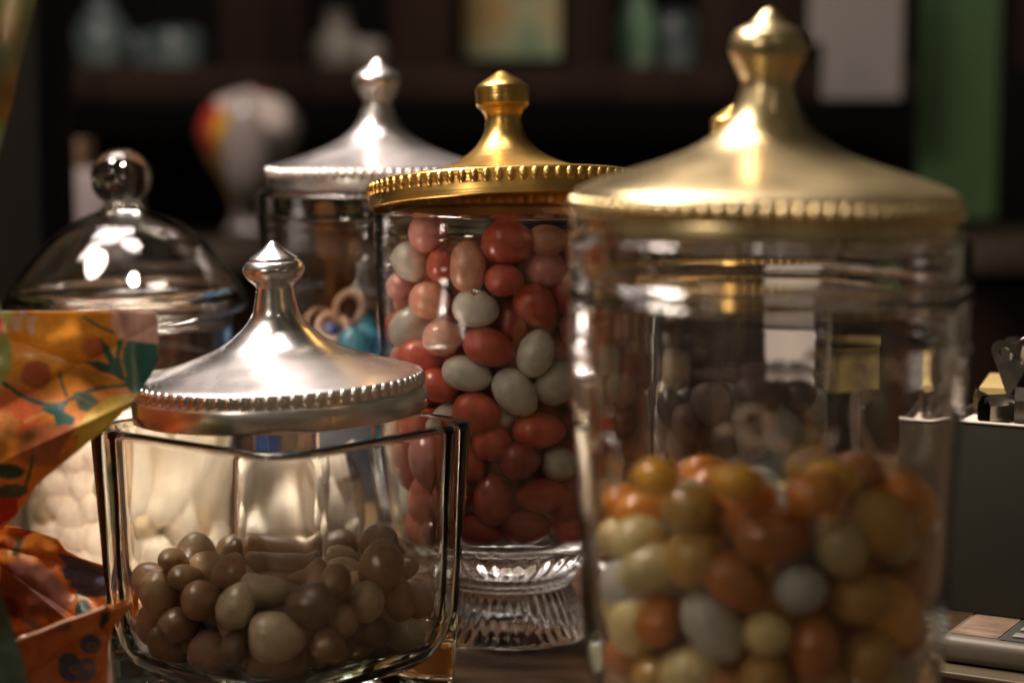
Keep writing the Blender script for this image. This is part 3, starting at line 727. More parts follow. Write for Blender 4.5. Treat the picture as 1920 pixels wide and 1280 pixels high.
for (px, py, dy, rx, ry, lb) in ((655, 578, -0.035, 1.25, 0.5, 'tan ring sweet standing upright highest on the blue candies in the silver-lidded back jar'),
        (598, 606, -0.03, 0.9, 1.1, 'tan ring sweet leaning left on the blue candies, just right of the small silver knob'),
        (625, 612, -0.042, 0.7, -0.4, 'tan ring sweet lying low between two others in the silver-lidded back jar'),
        (700, 600, -0.01, 1.4, 2.1, 'tan ring sweet nearest the brushed gold jar, in the silver-lidded back jar'),
        (780, 610, -0.02, 1.0, 0.2, 'tan ring sweet hidden behind the coral eggs, in the silver-lidded back jar')):
    o = bpy.data.objects.new('ring_sweet', rg); COL.objects.link(o); o.location = pt(px, py, YD + dy); o.rotation_euler = (rx, ry, 0.3); o.scale = (0.62, 0.80, 0.55)
    tag(o, lb, 'sweet', 'tan ring sweets in the back jar')

# ==================================================================== E. REAR GOLD-LIDDED JAR behind the big one
YE = 0.95; XE, zE, rE = axis(1372, YE)
rootE = empty('candy_jar', (XE, YE, 0), 'glass jar of mauve and grey candy eggs hidden behind the large gold-lidded jar', 'jar')
BOTE = [y for y in range(900, 1300) if zE(y) > 0.0005][-1]
round_jar_glass(rootE, zE, rE, [(223, 436), (225, 442), (224, 500), (220, 640), (214, 780), (205, 860), (180, 920), (130, 960), (112, 975)],
                0.0034, [476, 488, 530], 900, [(111, 975), (116, 982), (112, 992), (122, 1020), (140, 1060), (148, 1085), (147, BOTE)], ribz=(zE(BOTE) + .001, zE(915)), nrib=44)
k = YM / YE
def sh(pts_): return [(r * k, 195 + (y - 133) * k) for r, y in pts_]
kn = sh([(0.3, 133), (9, 136), (24, 146), (42, 158), (48, 164), (50.5, 169), (50.5, 180), (50, 196), (48, 202), (41, 208), (37, 214), (34, 220)])
cn = sh([(34, 219), (33, 226), (34.5, 240), (39, 255), (48, 270), (63, 286), (88, 303), (122, 318), (160, 327), (205, 334), (240, 338), (256, 342)])
bd = sh([(258, 345), (258, 352), (257, 362), (258, 364), (258, 388), (256, 390)])
lidE = make_lid(rootE, kn, cn, bd, (rE(256 * k), zE(195 + (356 - 133) * k), rE(8.5 * k)), zE, rE, GOLD_BR, nbead=74)
def RzE(z): return rE(218) - .004 if z > zE(820) else rE(198) - .004
ZEF = zE(898)
def insE(p, m_): return p.z > ZEF + m_ and math.hypot(p.x - XE, p.y - YE) < RzE(p.z) - m_
heroE = [(1175,735,84,60,80,'g'), (1240,700,70,62,0,'g'), (1320,755,100,82,-50,'v'), (1420,735,112,80,0,'x'), (1505,735,80,76,0,'x'), (1530,760,90,84,20,'h'),
         (1460,800,110,80,-10,'h'), (1515,820,84,72,0,'g'), (1270,795,88,84,0,'r'), (1370,870,104,88,0,'v'), (1445,868,92,80,0,'h'), (1210,790,84,72,0,'v'), (1290,690,100,70,0,'x'), (1300,865,90,76,0,'x')]
hE = place_heroes(heroE, insE, YE - 0.07)
fE = fill(hE, 120, insE, cyl_clamp(XE, YE, RzE, ZEF, lambda x, y: zE(715) + .003 * np.sin(x * 150)), ZEF, zE(720), (XE, YE), 0.05, 0.0092,
          ['v', 'x', 'h', 'v', 'g', 'x'], lambda p, q: p[1] < YE + 0.015 and (math.hypot(p[0] - XE, p[1] - YE) > 0.026 or p[2] > zE(760)))
link_eggs(hE + fE, 'rear jar', 'mauve, plum and grey candy eggs in the rear jar')

# ==================================================================== G. DOMED GLASS JAR at left
YG = 0.95; XG, zG, rG = axis(240, YG)
rootG = empty('candy_jar', (XG, YG, 0), 'jar of ivory candy eggs with domed glass lid and ball knob', 'jar')
BOTG = [y for y in range(900, 1300) if zG(y) > 0.0005][-1]
o_ = prof_px(zG, rG, [(196, 596), (199, 602), (199, 640), (201, 668), (206, 676), (206, 690), (207, 780), (207, 900), (206, 1020), (202, 1070), (190, BOTG - 4), (150, BOTG)])
wl = 0.0035
inn = [(r - wl, z) for r, z in o_[:-2] if z > 0.016]; inn += [(inn[-1][0] * .93, 0.0105), (inn[-1][0] * .7, 0.0085), (0, .008)]
prof = [(0, 0.0015)] + list(reversed(o_)) + [(o_[0][0] - wl * .5, o_[0][1] + .0015)] + inn
bm = bmesh.new(); rev(bm, catmull(prof, 3), 128)
finish('glass_body', bm, GL_CLEAR, rootG, sharp=60)
lg = bpy.data.objects.new('lid', None)
out_l = catmull(prof_px(zG, rG, [(40, 386), (46, 394), (76, 406), (112, 426), (152, 458), (188, 500), (213, 535), (226, 562), (227, 574), (220, 584), (205, 588)]), 6)
in_l = catmull(prof_px(zG, rG, [(190, 586), (186, 610), (184, 612), (181, 608), (181, 574), (196, 552), (200, 538), (181, 508), (148, 469), (110, 436), (72, 415), (36, 403), (0.2, 400)]), 6)
ball = catmull(prof_px(zG, rG, [(0.2, 279), (20, 282), (40, 295), (54, 315), (57, 336), (53, 356), (43, 371), (36, 378), (37, 384), (40, 386)]), 6)
bm = bmesh.new(); rev(bm, ball + out_l[1:] + in_l, 128)
pz = zG(590)
for v in bm.verts: v.co.z -= pz
lidG = finish('lid', bm, GL_CLEAR, rootG, sharp=60); lidG.location.z = pz; lidG.rotation_euler = (0, math.radians(-1.2), 0)
lidG['label'] = 'domed clear glass lid with solid ball knob'
def RzG(z): return rG(206) - .0045
fG = fill([], 250, None, cyl_clamp(XG, YG, RzG, 0.009, lambda x, y: zG(770) + 0.005 * np.sin(x * 100)), 0.009, zG(770), (XG, YG), 0.05, 0.0094,
          ['i', 'i', 'i', 'i', 'i', 'i', 'g'], lambda p, q: p[1] < YG + 0.02 and (math.hypot(p[0] - XG, p[1] - YG) > 0.026 or p[2] > zG(810)))
link_eggs(fG, 'domed jar', 'ivory candy eggs in the domed jar')

# ==================================================================== things between the jars
# dark blue card with pale crown-like printing, and a tan carton, seen through the square jar
navy = mat('navy_card', (0.020, 0.030, 0.045), 0.45); color_noise(navy, (0.016, 0.024, 0.036), (0.03, 0.04, 0.055), 30)
crm = mat('pale_print', (0.62, 0.50, 0.43), 0.6); noise_rough(crm, 0.5, 0.7, 40)
tanc = mat('tan_carton', (0.42, 0.30, 0.19), 0.55); color_noise(tanc, (0.17, 0.11, 0.06), (0.27, 0.175, 0.10), 14)
YN = 0.916
cx_, cz_ = pt(645, 900, YN).x, 0
car = empty('carton', (cx_, YN, 0), 'small tan carton with navy printed panel behind the square jar', 'carton')
def W(px, py): p = pt(px, py, YN); return p.x - cx_, p.z
x0, zb = W(584, 1000); x1, zt = W(702, 808)
bm = bmesh.new(); box(bm, x0, x1, 0.001, 0.016, 0, zt, 0.0008); finish('carton_body', bm, tanc, car, sharp=40)
xa, za = W(592, 925); xb, zb2 = W(701, 810)
bm = bmesh.new(); box(bm, xa, min(xb, x1 - .0003), 0.0004, 0.0012, za, zb2); finish('navy_panel', bm, navy, car, smooth=False)
def poly(bm, pts_, y0, y1, W_):
    vs0 = [bm.verts.new((W_(x, y)[0], y0, W_(x, y)[1])) for x, y in pts_]; vs1 = [bm.verts.new((W_(x, y)[0], y1, W_(x, y)[1])) for x, y in pts_]
    bm.faces.new(vs0); bm.faces.new(list(reversed(vs1)))
    for i in range(len(pts_)): j = (i + 1) % len(pts_); bm.faces.new((vs0[i], vs1[i], vs1[j], vs0[j]))
bm = bmesh.new()
for (ox, oy, s) in ((664, 846, 1.0), (688, 853, .9)):
    crown = [(-12, -6), (-4, -8), (0, -13), (3, -8), (12, -3), (12, 4), (8, 13), (-9, 13), (-10, 5), (-13, 0)]
    poly(bm, [(ox + x * s, oy + y * s) for x, y in crown], -0.0002, 0.0003, W)
    poly(bm, [(ox + x * s, oy + y * s) for x, y in [(-11, 15), (9, 16), (12, 22), (10, 32), (-6, 34), (-11, 30)]], -0.0002, 0.0003, W)
for (ox, oy, s) in ((664, 846, 1.0), (688, 853, .9)):
    pass
finish('crown_print', bm, crm, car, smooth=False)
bm = bmesh.new()
for (ox, oy, s) in ((664, 846, 1.0), (688, 853, .9)):
    for (x, y) in ((-4, 0), (3, 1), (-3, 22), (5, 21)):
        poly(bm, [(ox + (x + dx) * s, oy + (y + dy) * s) for dx, dy in ((-1.5, -3), (1.5, -2), (2, 3), (-1, 2.5))], -0.0006, -0.0001, W)
finish('print_gap', bm, navy, car, smooth=False)

YW = 0.868; XW, zW, rW = axis(572, YW)  # added vessel; its ivory eggs make the pale haze behind the square jar
rootW = empty('added_glass_bowl', (XW, YW, 0), 'added open glass tumbler of ivory candy eggs, making pale haze behind the square jar', 'bowl')
BOTW = [y for y in range(900, 1300) if zW(y) > 0.0005][-1]
ow = catmull(prof_px(zW, rW, [(104, 905), (106, 909), (105, 960), (102, 1060), (98, 1140), (90, BOTW)]), 5); inw = [(r - .0022, z) for r, z in ow if z > .008]
bm = bmesh.new(); rev(bm, [(0, .0008)] + list(reversed(ow)) + [(ow[0][0] - .001, ow[0][1] + .0008)] + inw + [(inw[-1][0] * .9, .0062), (0, .0055)], 96); finish('glass_body', bm, GL_CLEAR, rootW, sharp=60)
fW = fill([], 42, None, cyl_clamp(XW, YW, lambda z: rW(101) - .0028, .0065, lambda x, y: zW(868) + .003 * np.sin(x * 200)), .0065, zW(870), (XW, YW), .024, .0088, ['i'], lambda p, q: True)
link_eggs(fW, 'added tumbler', 'ivory candy eggs in the added tumbler')

# ---- file box with clips, on a calculator, on a book (right edge)
YR = 0.775
def Rm(px, Y): return pt(px, 800, Y).x
ang = math.radians(-9)
boxm = mat('dark_card_box', (0.052, 0.050, 0.040), 0.8, **{'Specular IOR Level': 0.2}); color_noise(boxm, (0.026, 0.025, 0.019), (0.038, 0.037, 0.028), 6)
edge = mat('box_edge_white', (0.62, 0.56, 0.48), 0.5); noise_rough(edge, .4, .6, 30)
oz = pt(1790, 1138, YR + .03).z; tz = pt(1790, 788, YR + .03).z
fb = empty('file_box', (Rm(1745, YR + .03), YR + .03, oz), 'open dark grey card file box holding clips and papers at the right edge', 'box')
fb.rotation_euler = (0, 0, math.radians(-30))
hb = tz - oz
bm = bmesh.new()
box(bm, 0, 0.14, 0, 0.0022, 0, hb, .0005); finish('front_wall', bm, boxm, fb, sharp=40)
bm = bmesh.new(); box(bm, 0, 0.0022, 0.0024, 0.10, 0, hb, .0005); finish('side_wall', bm, boxm, fb, sharp=40)
bm = bmesh.new(); box(bm, 0.138, 0.14, 0.0024, 0.10, 0, hb, .0005); finish('side_wall', bm, boxm, fb, sharp=40)
bm = bmesh.new(); box(bm, 0, 0.14, 0.1002, 0.1022, 0, hb, .0005); finish('back_wall', bm, boxm, fb, sharp=40)
bm = bmesh.new(); box(bm, 0.0024, 0.1378, 0.0024, 0.10, 0.0005, 0.002); finish('box_base', bm, boxm, fb, sharp=40)
bm = bmesh.new(); box(bm, -0.0003, 0.1403, -0.0004, 0.0024, hb + .0001, hb + 0.0010, .0003); finish('white_edge', bm, edge, fb, sharp=40)
# paper stack filling the box
pap = mat('white_paper', (0.66, 0.58, 0.50), 0.7); noise_bump(pap, 30, .0003)
yel = mat('yellow_note', (0.62, 0.48, 0.17), 0.7); color_noise(yel, (0.36, 0.26, 0.09), (0.46, 0.35, 0.14), 8)
gryp = mat('kraft_grey_paper', (0.30, 0.26, 0.19), 0.7); color_noise(gryp, (0.27, 0.23, 0.17), (0.33, 0.29, 0.21), 9)
blu = mat('blue_ink', (0.03, 0.04, 0.14), 0.5); noise_rough(blu, .4, .6, 50)
M0 = fb.matrix_basis.copy()
def inbox(name, m, x0, x1, y0, y1, z0, z1, label, cat, rz=0.0, rx=0.0, bev=0.0003, smooth=True, group=None):
    bm = bmesh.new(); box(bm, -(x1 - x0) / 2, (x1 - x0) / 2, -(y1 - y0) / 2, (y1 - y0) / 2, 0, z1 - z0, bev)
    o = finish(name, bm, m, sharp=40)
    loc = Matrix.Translation(fb.location) @ Matrix.Rotation(math.radians(-30), 4, 'Z') @ Matrix.Translation(((x0 + x1) / 2, (y0 + y1) / 2, z0))
    o.matrix_world = loc @ Matrix.Rotation(rz, 4, 'Z') @ Matrix.Rotation(rx, 4, 'X')
    return tag(o, label, cat, group)
bpy.context.view_layer.update()
inbox('paper_stack', pap, 0.004, 0.136, 0.004, 0.098, 0.0022, hb - .003, 'stack of white papers printed with blue arcs filling the file box', 'papers')
st = bpy.data.objects['paper_stack']
bm = bmesh.new()
for rr in (0.010, 0.013, 0.016):
    ring = []
    for s_ in (0, 0.0012):
        ring.append([bm.verts.new((-0.016 + (rr + s_) * math.cos(a), -0.040 + (rr + s_) * math.sin(a), hb - .005)) for a in [math.pi * (.15 + .7 * i / 16) for i in range(17)]])
    for i in range(16): bm.faces.new((ring[0][i], ring[0][i + 1], ring[1][i + 1], ring[1][i]))
o = finish('blue_print', bm, blu, st, smooth=False)
inbox('note_pad', yel, 0.004, 0.06, 0.040, 0.090, hb - .0028, hb + .0105, 'yellow note pad lying on the papers behind the clips', 'notepad', rz=0.2)
inbox('paper_sheet', gryp, 0.045, 0.105, 0.055, 0.0562, hb - .0026, hb + 0.040, 'beige paper standing upright behind the clips at the right edge', 'paper', rz=0.15, rx=0.05)
inbox('paper_sheet', gryp, 0.020, 0.09, 0.048, 0.0492, hb - .0026, hb + 0.028, 'lower greyish paper standing behind the steel clips', 'paper', rz=0.3, rx=-0.1)

# bulldog clips
steel = mat('clip_steel', (0.34, 0.31, 0.27), 0.3, 1.0); noise_rough(steel, .24, .42, 40)
bsteel = mat('clip_dark_steel', (0.20, 0.185, 0.165), 0.3, 1.0); noise_rough(bsteel, .24, .42, 40)
def clip_ear(bm, w0, w1, h, hole, thick, slot=False):
    """ear plate outline with a rounded top and a real hole, in local xz, extruded along y"""
    n = 40; oc = []; hc = []
    cx, cz = 0, h - w1 / 2
    for i in range(n):
        a = 2 * math.pi * i / n
        c, s = math.cos(a), math.sin(a)
        if s >= 0: oc.append((w1 / 2 * c, cz + w1 / 2 * s))
        else:
            t_ = -s; oc.append(((w1 / 2 * (1 - t_) + w0 / 2 * t_) * (1 if c > 0 else -1) * min(1, abs(c) * 3 if abs(c) < .34 else 1), cz * (1 - t_)))
        hz = cz - (h * .18 if slot and s < 0 else 0)
        hc.append((hole * c, hz + hole * s))
    fr = [[bm.verts.new((x, y, z)) for x, z in lst] for y in (0, thick) for lst in (oc, hc)]
    o0, h0, o1, h1 = fr
    for i in range(n):
        j = (i + 1) % n
        bm.faces.new((o0[i], o0[j], h0[j], h0[i])); bm.faces.new((o1[j], o1[i], h1[i], h1[j]))
        bm.faces.new((o0[j], o0[i], o1[i], o1[j])); bm.faces.new((h0[i], h0[j], h1[j], h1[i]))
def clip(x, y, rz, lean, s, label, m1, m2):
    W_ = fb.matrix_world @ Matrix.Translation((x, y, hb - .0028)) @ Matrix.Rotation(rz, 4, 'Z')
    r_ = empty('bulldog_clip', W_.translation, label, 'clip', 'steel bulldog clips in the file box'); r_.rotation_euler = W_.to_euler()
    bm = bmesh.new(); clip_ear(bm, .010 * s, .0085 * s, .020 * s, .0021 * s, .0006)
    bmesh.ops.transform(bm, matrix=Matrix.Translation((0, -.002, .0055 * s)) @ Matrix.Rotation(-lean, 4, 'X'), verts=bm.verts)
    finish('front_ear', bm, m1, r_, sharp=40)
    bm = bmesh.new(); clip_ear(bm, .010 * s, .0080 * s, .022 * s, .0019 * s, .0006, True)
    bmesh.ops.transform(bm, matrix=Matrix.Translation((0, .002, .0055 * s)) @ Matrix.Rotation(lean, 4, 'X'), verts=bm.verts)
    finish('back_ear', bm, m2, r_, sharp=40)
    for sg, mm in ((-1, m1), (1, m2)):
        bm = bmesh.new()
        prof = [(0.0006 * sg, 0.0012), (0.0042 * sg, 0.003), (0.0044 * sg, 0.006 * s), (0.0016 * sg, 0.0085 * s)]
        tk = .0005
        a_ = []
        for x_ in (-.013 * s, .013 * s): a_.append([bm.verts.new((x_, py_, pz_)) for py_, pz_ in prof] + [bm.verts.new((x_, py_ - tk * sg, pz_)) for py_, pz_ in reversed(prof)])
        k_ = len(a_[0])
        for i in range(k_): bm.faces.new((a_[0][i], a_[0][(i + 1) % k_], a_[1][(i + 1) % k_], a_[1][i]))
        bm.faces.new(a_[0]); bm.faces.new(list(reversed(a_[1]))); finish('jaw', bm, mm, r_, sharp=30)
    bm = bmesh.new(); tube(bm, [(-.0125 * s, 0, .0072 * s), (.0125 * s, 0, .0072 * s)], .0008 * s, 8); finish('spring_rod', bm, m1, r_, sharp=40)
clip(0.031, 0.026, 0.95, .62, 1.55, 'steel bulldog clip with splayed ears lying leftmost on the papers', steel, bsteel)
clip(0.056, 0.020, 0.25, .35, 2.0, 'larger steel bulldog clip standing at the right edge of the photo', steel, bsteel)
clip(0.048, 0.044, 1.3, .45, 1.6, 'dark bulldog clip standing between the steel clips, ears upright', bsteel, steel)
clip(0.074, 0.040, 0.1, .3, 1.7, 'dark steel bulldog clip at the far right behind the larger clip', bsteel, bsteel)
clip(0.024, 0.046, 0.55, .5, 1.45, 'dark bulldog clip behind the leftmost steel clip, on the yellow note pad', bsteel, bsteel)

# calculator
cas = mat('calculator_case', (0.20, 0.165, 0.12), 0.5); color_noise(cas, (0.10, 0.085, 0.06), (0.14, 0.115, 0.085), 20)
scr = mat('calculator_label', (0.40, 0.29, 0.19), 0.5); color_noise(scr, (0.15, 0.105, 0.07), (0.30, 0.21, 0.14), 60, (1, 2, 1))
keyp = mat('keypad_dark', (0.045, 0.048, 0.043), 0.6); noise_bump(keyp, 80, .0002)
keym = mat('key_grey', (0.22, 0.21, 0.18), 0.5); noise_rough(keym, .4, .6, 40)
cal = empty('calculator', (Rm(1765, YR - .01), YR - .012, 0.0), 'tan pocket calculator with grey keys under the dark file box', 'calculator')
cal.rotation_euler = (0, 0, math.radians(-30)); H1 = oz - .0006
bm = bmesh.new(); box(bm, 0, .13, 0, .075, H1 - .011, H1, .0035); finish('case', bm, cas, cal, sharp=50)
bm = bmesh.new(); box(bm, .004, .0225, .005, .07, H1 + .00002, H1 + .0004, .0001); finish('label_panel', bm, scr, cal, smooth=False)
bm = bmesh.new(); box(bm, .0235, .125, .004, .07, H1 + .00002, H1 + .0005, .0001); finish('keypad', bm, keyp, cal, smooth=False)
for i in range(7):
    for j in range(2):
        bm = bmesh.new(); box(bm, .0275 + i * .0125, .0350 + i * .0125, .008 + j * .011, .0135 + j * .011, H1 + .0006, H1 + .0016, .0004); finish('key', bm, keym, cal, sharp=50)
bk = empty('book', (Rm(1752, YR - .02), YR - .022, 0), 'thick brown book lying under the calculator at bottom right', 'book'); bk.rotation_euler = (0, 0, math.radians(-30))
H2 = H1 - .0112
cov = mat('book_cover', (0.085, 0.065, 0.03), 0.5); color_noise(cov, (0.07, 0.05, 0.025), (0.11, 0.085, 0.04), 12)
pgs = mat('book_pages', (0.10, 0.06, 0.035), 0.8); color_noise(pgs, (0.07, 0.04, 0.025), (0.13, 0.08, 0.05), 8, (1, 1, 60))
bm = bmesh.new(); box(bm, 0, .16, 0, .11, H2 - .0025, H2, .0006); box(bm, 0, .16, 0, .11, 0.0003, .0028, .0006); finish('cover', bm, cov, bk, sharp=40)
bm = bmesh.new(); box(bm, .002, .158, .002, .108, .003, H2 - .0027); finish('page_block', bm, pgs, bk, smooth=False)

# yellow price tag and white slip seen through the big jar
yelb = mat('yellow_ticket', (0.80, 0.62, 0.22), 0.6); color_noise(yelb, (0.62, 0.44, 0.14), (0.86, 0.70, 0.30), 60)
papb = mat('bright_slip', (0.86, 0.78, 0.74), 0.6); noise_bump(papb, 30, .0004)
inb = [('price_ticket', yelb, 1592, 1726, 656, 738, 0.905, 'small yellow ticket standing behind the large jar, above the dark box'),
       ('paper_slip', papb, 1450, 1600, 590, 756, 1.04, 'pink-white paper slip standing between the rear jar and the yellow ticket')]
for nme, m, a, b_, y0, y1, Y, lb in inb:
    c0 = pt(a, y1, Y); c1 = pt(b_, y0, Y)
    r_ = empty(nme, ((c0.x + c1.x) / 2, Y, 0), lb, 'paper'); r_.rotation_euler = (math.radians(-14), 0, 0)
    bm = bmesh.new(); box(bm, c0.x - r_.location.x, c1.x - r_.location.x, 0, .0006, c0.z, c1.z); finish('card', bm, m, r_, smooth=False)
    bm = bmesh.new(); box(bm, -.0025, .0025, .0008, .0030, .003, c0.z + .012, .0005); finish('stick', bm, gryp, r_, sharp=40)
    bm = bmesh.new(); box(bm, -.016, .016, -.008, .012, .0032, .0052, .0005); finish('stand', bm, boxm, r_, sharp=40)

# ==================================================================== wrapping paper (left)
def seg_d(x, y, pl):
    d = np.full(x.shape, 1e9)
    for (ax_, ay), (bx_, by) in zip(pl, pl[1:]):
        vx, vy = bx_ - ax_, by - ay; t_ = np.clip(((x - ax_) * vx + (y - ay) * vy) / (vx * vx + vy * vy + 1e-9), 0, 1)
        d = np.minimum(d, np.hypot(x - ax_ - t_ * vx, y - ay - t_ * vy))
    return d
def poly_d(x, y, pl):
    ins = np.zeros(x.shape, bool); n = len(pl)
    for i in range(n):
        (x1_, y1_), (x2_, y2_) = pl[i], pl[(i + 1) % n]
        c = ((y1_ > y) != (y2_ > y)) & (x < (x2_ - x1_) * (y - y1_) / (y2_ - y1_ + 1e-9) + x1_); ins ^= c
    d = seg_d(x, y, pl + [pl[0]]); return np.where(ins, -d, d)
def ell_d(x, y, cx, cy, rx, ry, a=0):
    a = math.radians(a); u = (x - cx) * math.cos(a) + (y - cy) * math.sin(a); v = -(x - cx) * math.sin(a) + (y - cy) * math.cos(a)
    return (np.hypot(u / rx, v / ry) - 1) * min(rx, ry)
TEAL = (.025, .115, .10); DTEAL = (.03, .075, .06); GGRN = (.12, .17, .13)
def shade_shapes(x, y, base, shapes):
    C = np.zeros((len(x), 3)); C[:] = base
    wob = np.array([noise.noise(Vector((a * .05, b * .05, 1.3))) for a, b in zip(x, y)])
    wob2 = np.array([noise.noise(Vector((a * .18, b * .18, 5.3))) for a, b in zip(x, y)])
    C *= (1 + .10 * wob + .05 * wob2)[:, None]
    for kind, prm, col, *op in shapes:
        soft = op[0] if op else 1.6; alpha = op[1] if len(op) > 1 else 1
        if kind == 's': d = seg_d(x, y, prm[0]) - prm[1] / 2
        elif kind == 'p': d = poly_d(x, y, prm)
        else: d = ell_d(x, y, *prm)
        d = d + wob2 * 1.3
        al = np.clip(.5 - d / soft, 0, 1)[:, None] * alpha
        c = np.array(col)[None, :] * (1 + .22 * wob2 + .12 * wob)[:, None]
        C = C * (1 - al) + c * al
    return np.clip(C, 0, 1)
UPS = [('p', [(-60, 560), (300, 560), (300, 640), (150, 720), (-60, 700)], (.92, .36, .03), 60, .7),
       ('p', [(-60, 540), (30, 560), (22, 620), (-60, 640)], (.60, .50, .22), 8),
       ('e', (42, 592, 8, 11), (.80, .52, .46)), ('e', (60, 598, 11, 7, -15), (.80, .52, .46)), ('e', (34, 612, 9, 11, 30), (.80, .52, .46)), ('e', (58, 616, 7, 12, -10), (.80, .52, .46)), ('e', (28, 600, 10, 7, 10), (.80, .52, .46)), ('e', (47, 603, 5, 6), (.80, .45, .08), 2),
       ('e', (68, 703, 29, 27), (.52, .085, .03), 6), ('e', (178, 652, 24, 22, 20), (.56, .13, .05), 10),
       ('p', [(205, 640), (222, 660), (210, 690), (195, 660)], (.72, .36, .10), 4),
       ('e', (32, 772, 50, 48), (.72, .13, .03), 14), ('e', (92, 832, 62, 40, -15), (.42, .12, .045), 12), ('e', (5, 800, 30, 30), (.80, .30, .08), 12),
       ('s', ([(48, 790), (90, 770), (110, 790)], 5), (.78, .36, .10), 6),
       ('s', ([(158, 594), (185, 612), (212, 622), (236, 636)], 5), TEAL),
       ('e', (262, 606, 54, 44, 12), (.86, .52, .46), 3),
       ('p', [(232, 638), (298, 645), (296, 680), (274, 724), (256, 744), (238, 722), (229, 690)], (.03, .155, .13)),
       ('s', ([(249, 642), (252, 690), (254, 742)], 8), (.20, .28, .23), 3),
       ('p', [(158, 678), (185, 676), (205, 682), (193, 660), (188, 634), (203, 648), (216, 672), (219, 640), (232, 632), (226, 668), (232, 705), (240, 720), (210, 702), (190, 696), (175, 688)], TEAL),
       ('s', ([(215, 690), (232, 712), (250, 735)], 4), TEAL), ('s', ([(236, 640), (226, 665), (236, 705)], 3), (.75, .30, .04)),
       ('s', ([(8, 718), (35, 738), (60, 750), (82, 758)], 9), DTEAL), ('s', ([(112, 700), (118, 722), (125, 742)], 5), TEAL),
       ('s', ([(80, 760), (120, 756), (150, 738), (190, 726), (240, 722)], 6), TEAL),
       ('p', [(74, 768), (96, 757), (128, 752), (120, 772), (142, 784), (138, 797), (114, 795), (108, 802), (100, 778)], TEAL),
       ('p', [(137, 735), (163, 733), (187, 752), (164, 772), (148, 768)], GGRN), ('s', ([(142, 740), (170, 757)], 2), (.30, .36, .28)),
       ('s', ([(146, 738), (176, 750)], 2), (.05, .10, .08)),
       ('p', [(262, 736), (205, 744), (160, 778), (128, 824), (108, 862), (150, 850), (210, 800), (250, 752)], (.72, .46, .06), 3),
       ('p', [(110, 850), (128, 824), (150, 810), (140, 846), (112, 866)], (.74, .26, .03), 3),
       ('s', ([(62, 853), (56, 885), (46, 918)], 6), DTEAL), ('e', (15, 883, 32, 14, 4), DTEAL), ('e', (18, 922, 34, 15, -8), (.06, .09, .08)),
       ('p', [(-60, 930), (34, 932), (32, 962), (-10, 992), (-60, 1010)], (.50, .04, .02), 4)]
LOS = [('p', [(-60, 1030), (60, 985), (125, 1010), (90, 1040), (-60, 1060)], (.70, .26, .03), 6), ('s', ([(0, 1025), (38, 1002), (50, 990)], 14), (.55, .16, .07), 5),
       ('s', ([(28, 1036), (40, 1008)], 12), (.18, .22, .14)), ('s', ([(40, 1004), (68, 992)], 7), (.45, .05, .03), 3), ('s', ([(48, 990), (60, 994)], 6), (.06, .10, .10), 3),
       ('p', [(107, 1037), (122, 1037), (150, 1046), (180, 1060), (246, 1076), (246, 1112), (185, 1118), (160, 1118), (142, 1117), (146, 1104), (128, 1100), (134, 1088), (122, 1084), (114, 1066), (124, 1060)], (.11, .12, .21)),
       ('s', ([(190, 1085), (130, 1062)], 2), (.05, .055, .12)), ('s', ([(190, 1092), (145, 1100)], 2), (.05, .055, .12)), ('s', ([(200, 1075), (150, 1050)], 2), (.20, .21, .30)), ('s', ([(175, 1105), (205, 1090)], 2.5), (.24, .24, .32)),
       ('e', (62, 1105, 74, 46, 28), (.30, .15, .145), 10, .85), ('s', ([(20, 1105), (60, 1135), (110, 1175)], 5), (.42, .11, .06), 4, .8),
       ('p', [(20, 1140), (36, 1140), (85, 1182), (75, 1186), (40, 1162)], (.36, .24, .15), 4), ('e', (12, 1135, 34, 18, 30), (.16, .03, .035), 10),
       ('e', (156, 1150, 15, 27, -10), DTEAL), ('s', ([(150, 1118), (165, 1128)], 7), (.30, .25, .05), 3)]
FRS = [('e', (120, 1172, 14, 12), (.12, .12, .07), 3), ('e', (170, 1206, 20, 18), (.11, .12, .22)), ('e', (172, 1211, 9, 7), (.40, .22, .05), 2), ('e', (172, 1211, 5, 4), (.08, .09, .14), 2),
       ('e', (132, 1250, 23, 28, -20), (.10, .10, .19)), ('e', (160, 1255, 18, 24, 25), (.18, .18, .28)), ('e', (140, 1254, 9, 8), (.36, .19, .05), 2), ('e', (140, 1254, 4, 4), (.07, .07, .12), 2), ('e', (166, 1249, 8, 6), (.45, .24, .06), 2),
       ('s', ([(55, 1180), (120, 1186)], 20), (.50, .13, .04), 12, .7), ('p', [(190, 1150), (205, 1142), (204, 1162), (192, 1182), (186, 1172)], (.03, .055, .05), 2)]
fpm = mat('floral_paper', (0.6, 0.3, 0.1), 0.42)
at_ = N(fpm, 'ShaderNodeAttribute'); at_.attribute_name = 'Print'; L(fpm, at_.outputs['Color'], B(fpm).inputs['Base Color'])
B(fpm).inputs['Coat Weight'].default_value = 0.25; B(fpm).inputs['Coat Roughness'].default_value = 0.25
noise_bump(fpm, 30, .0004, detail=3)
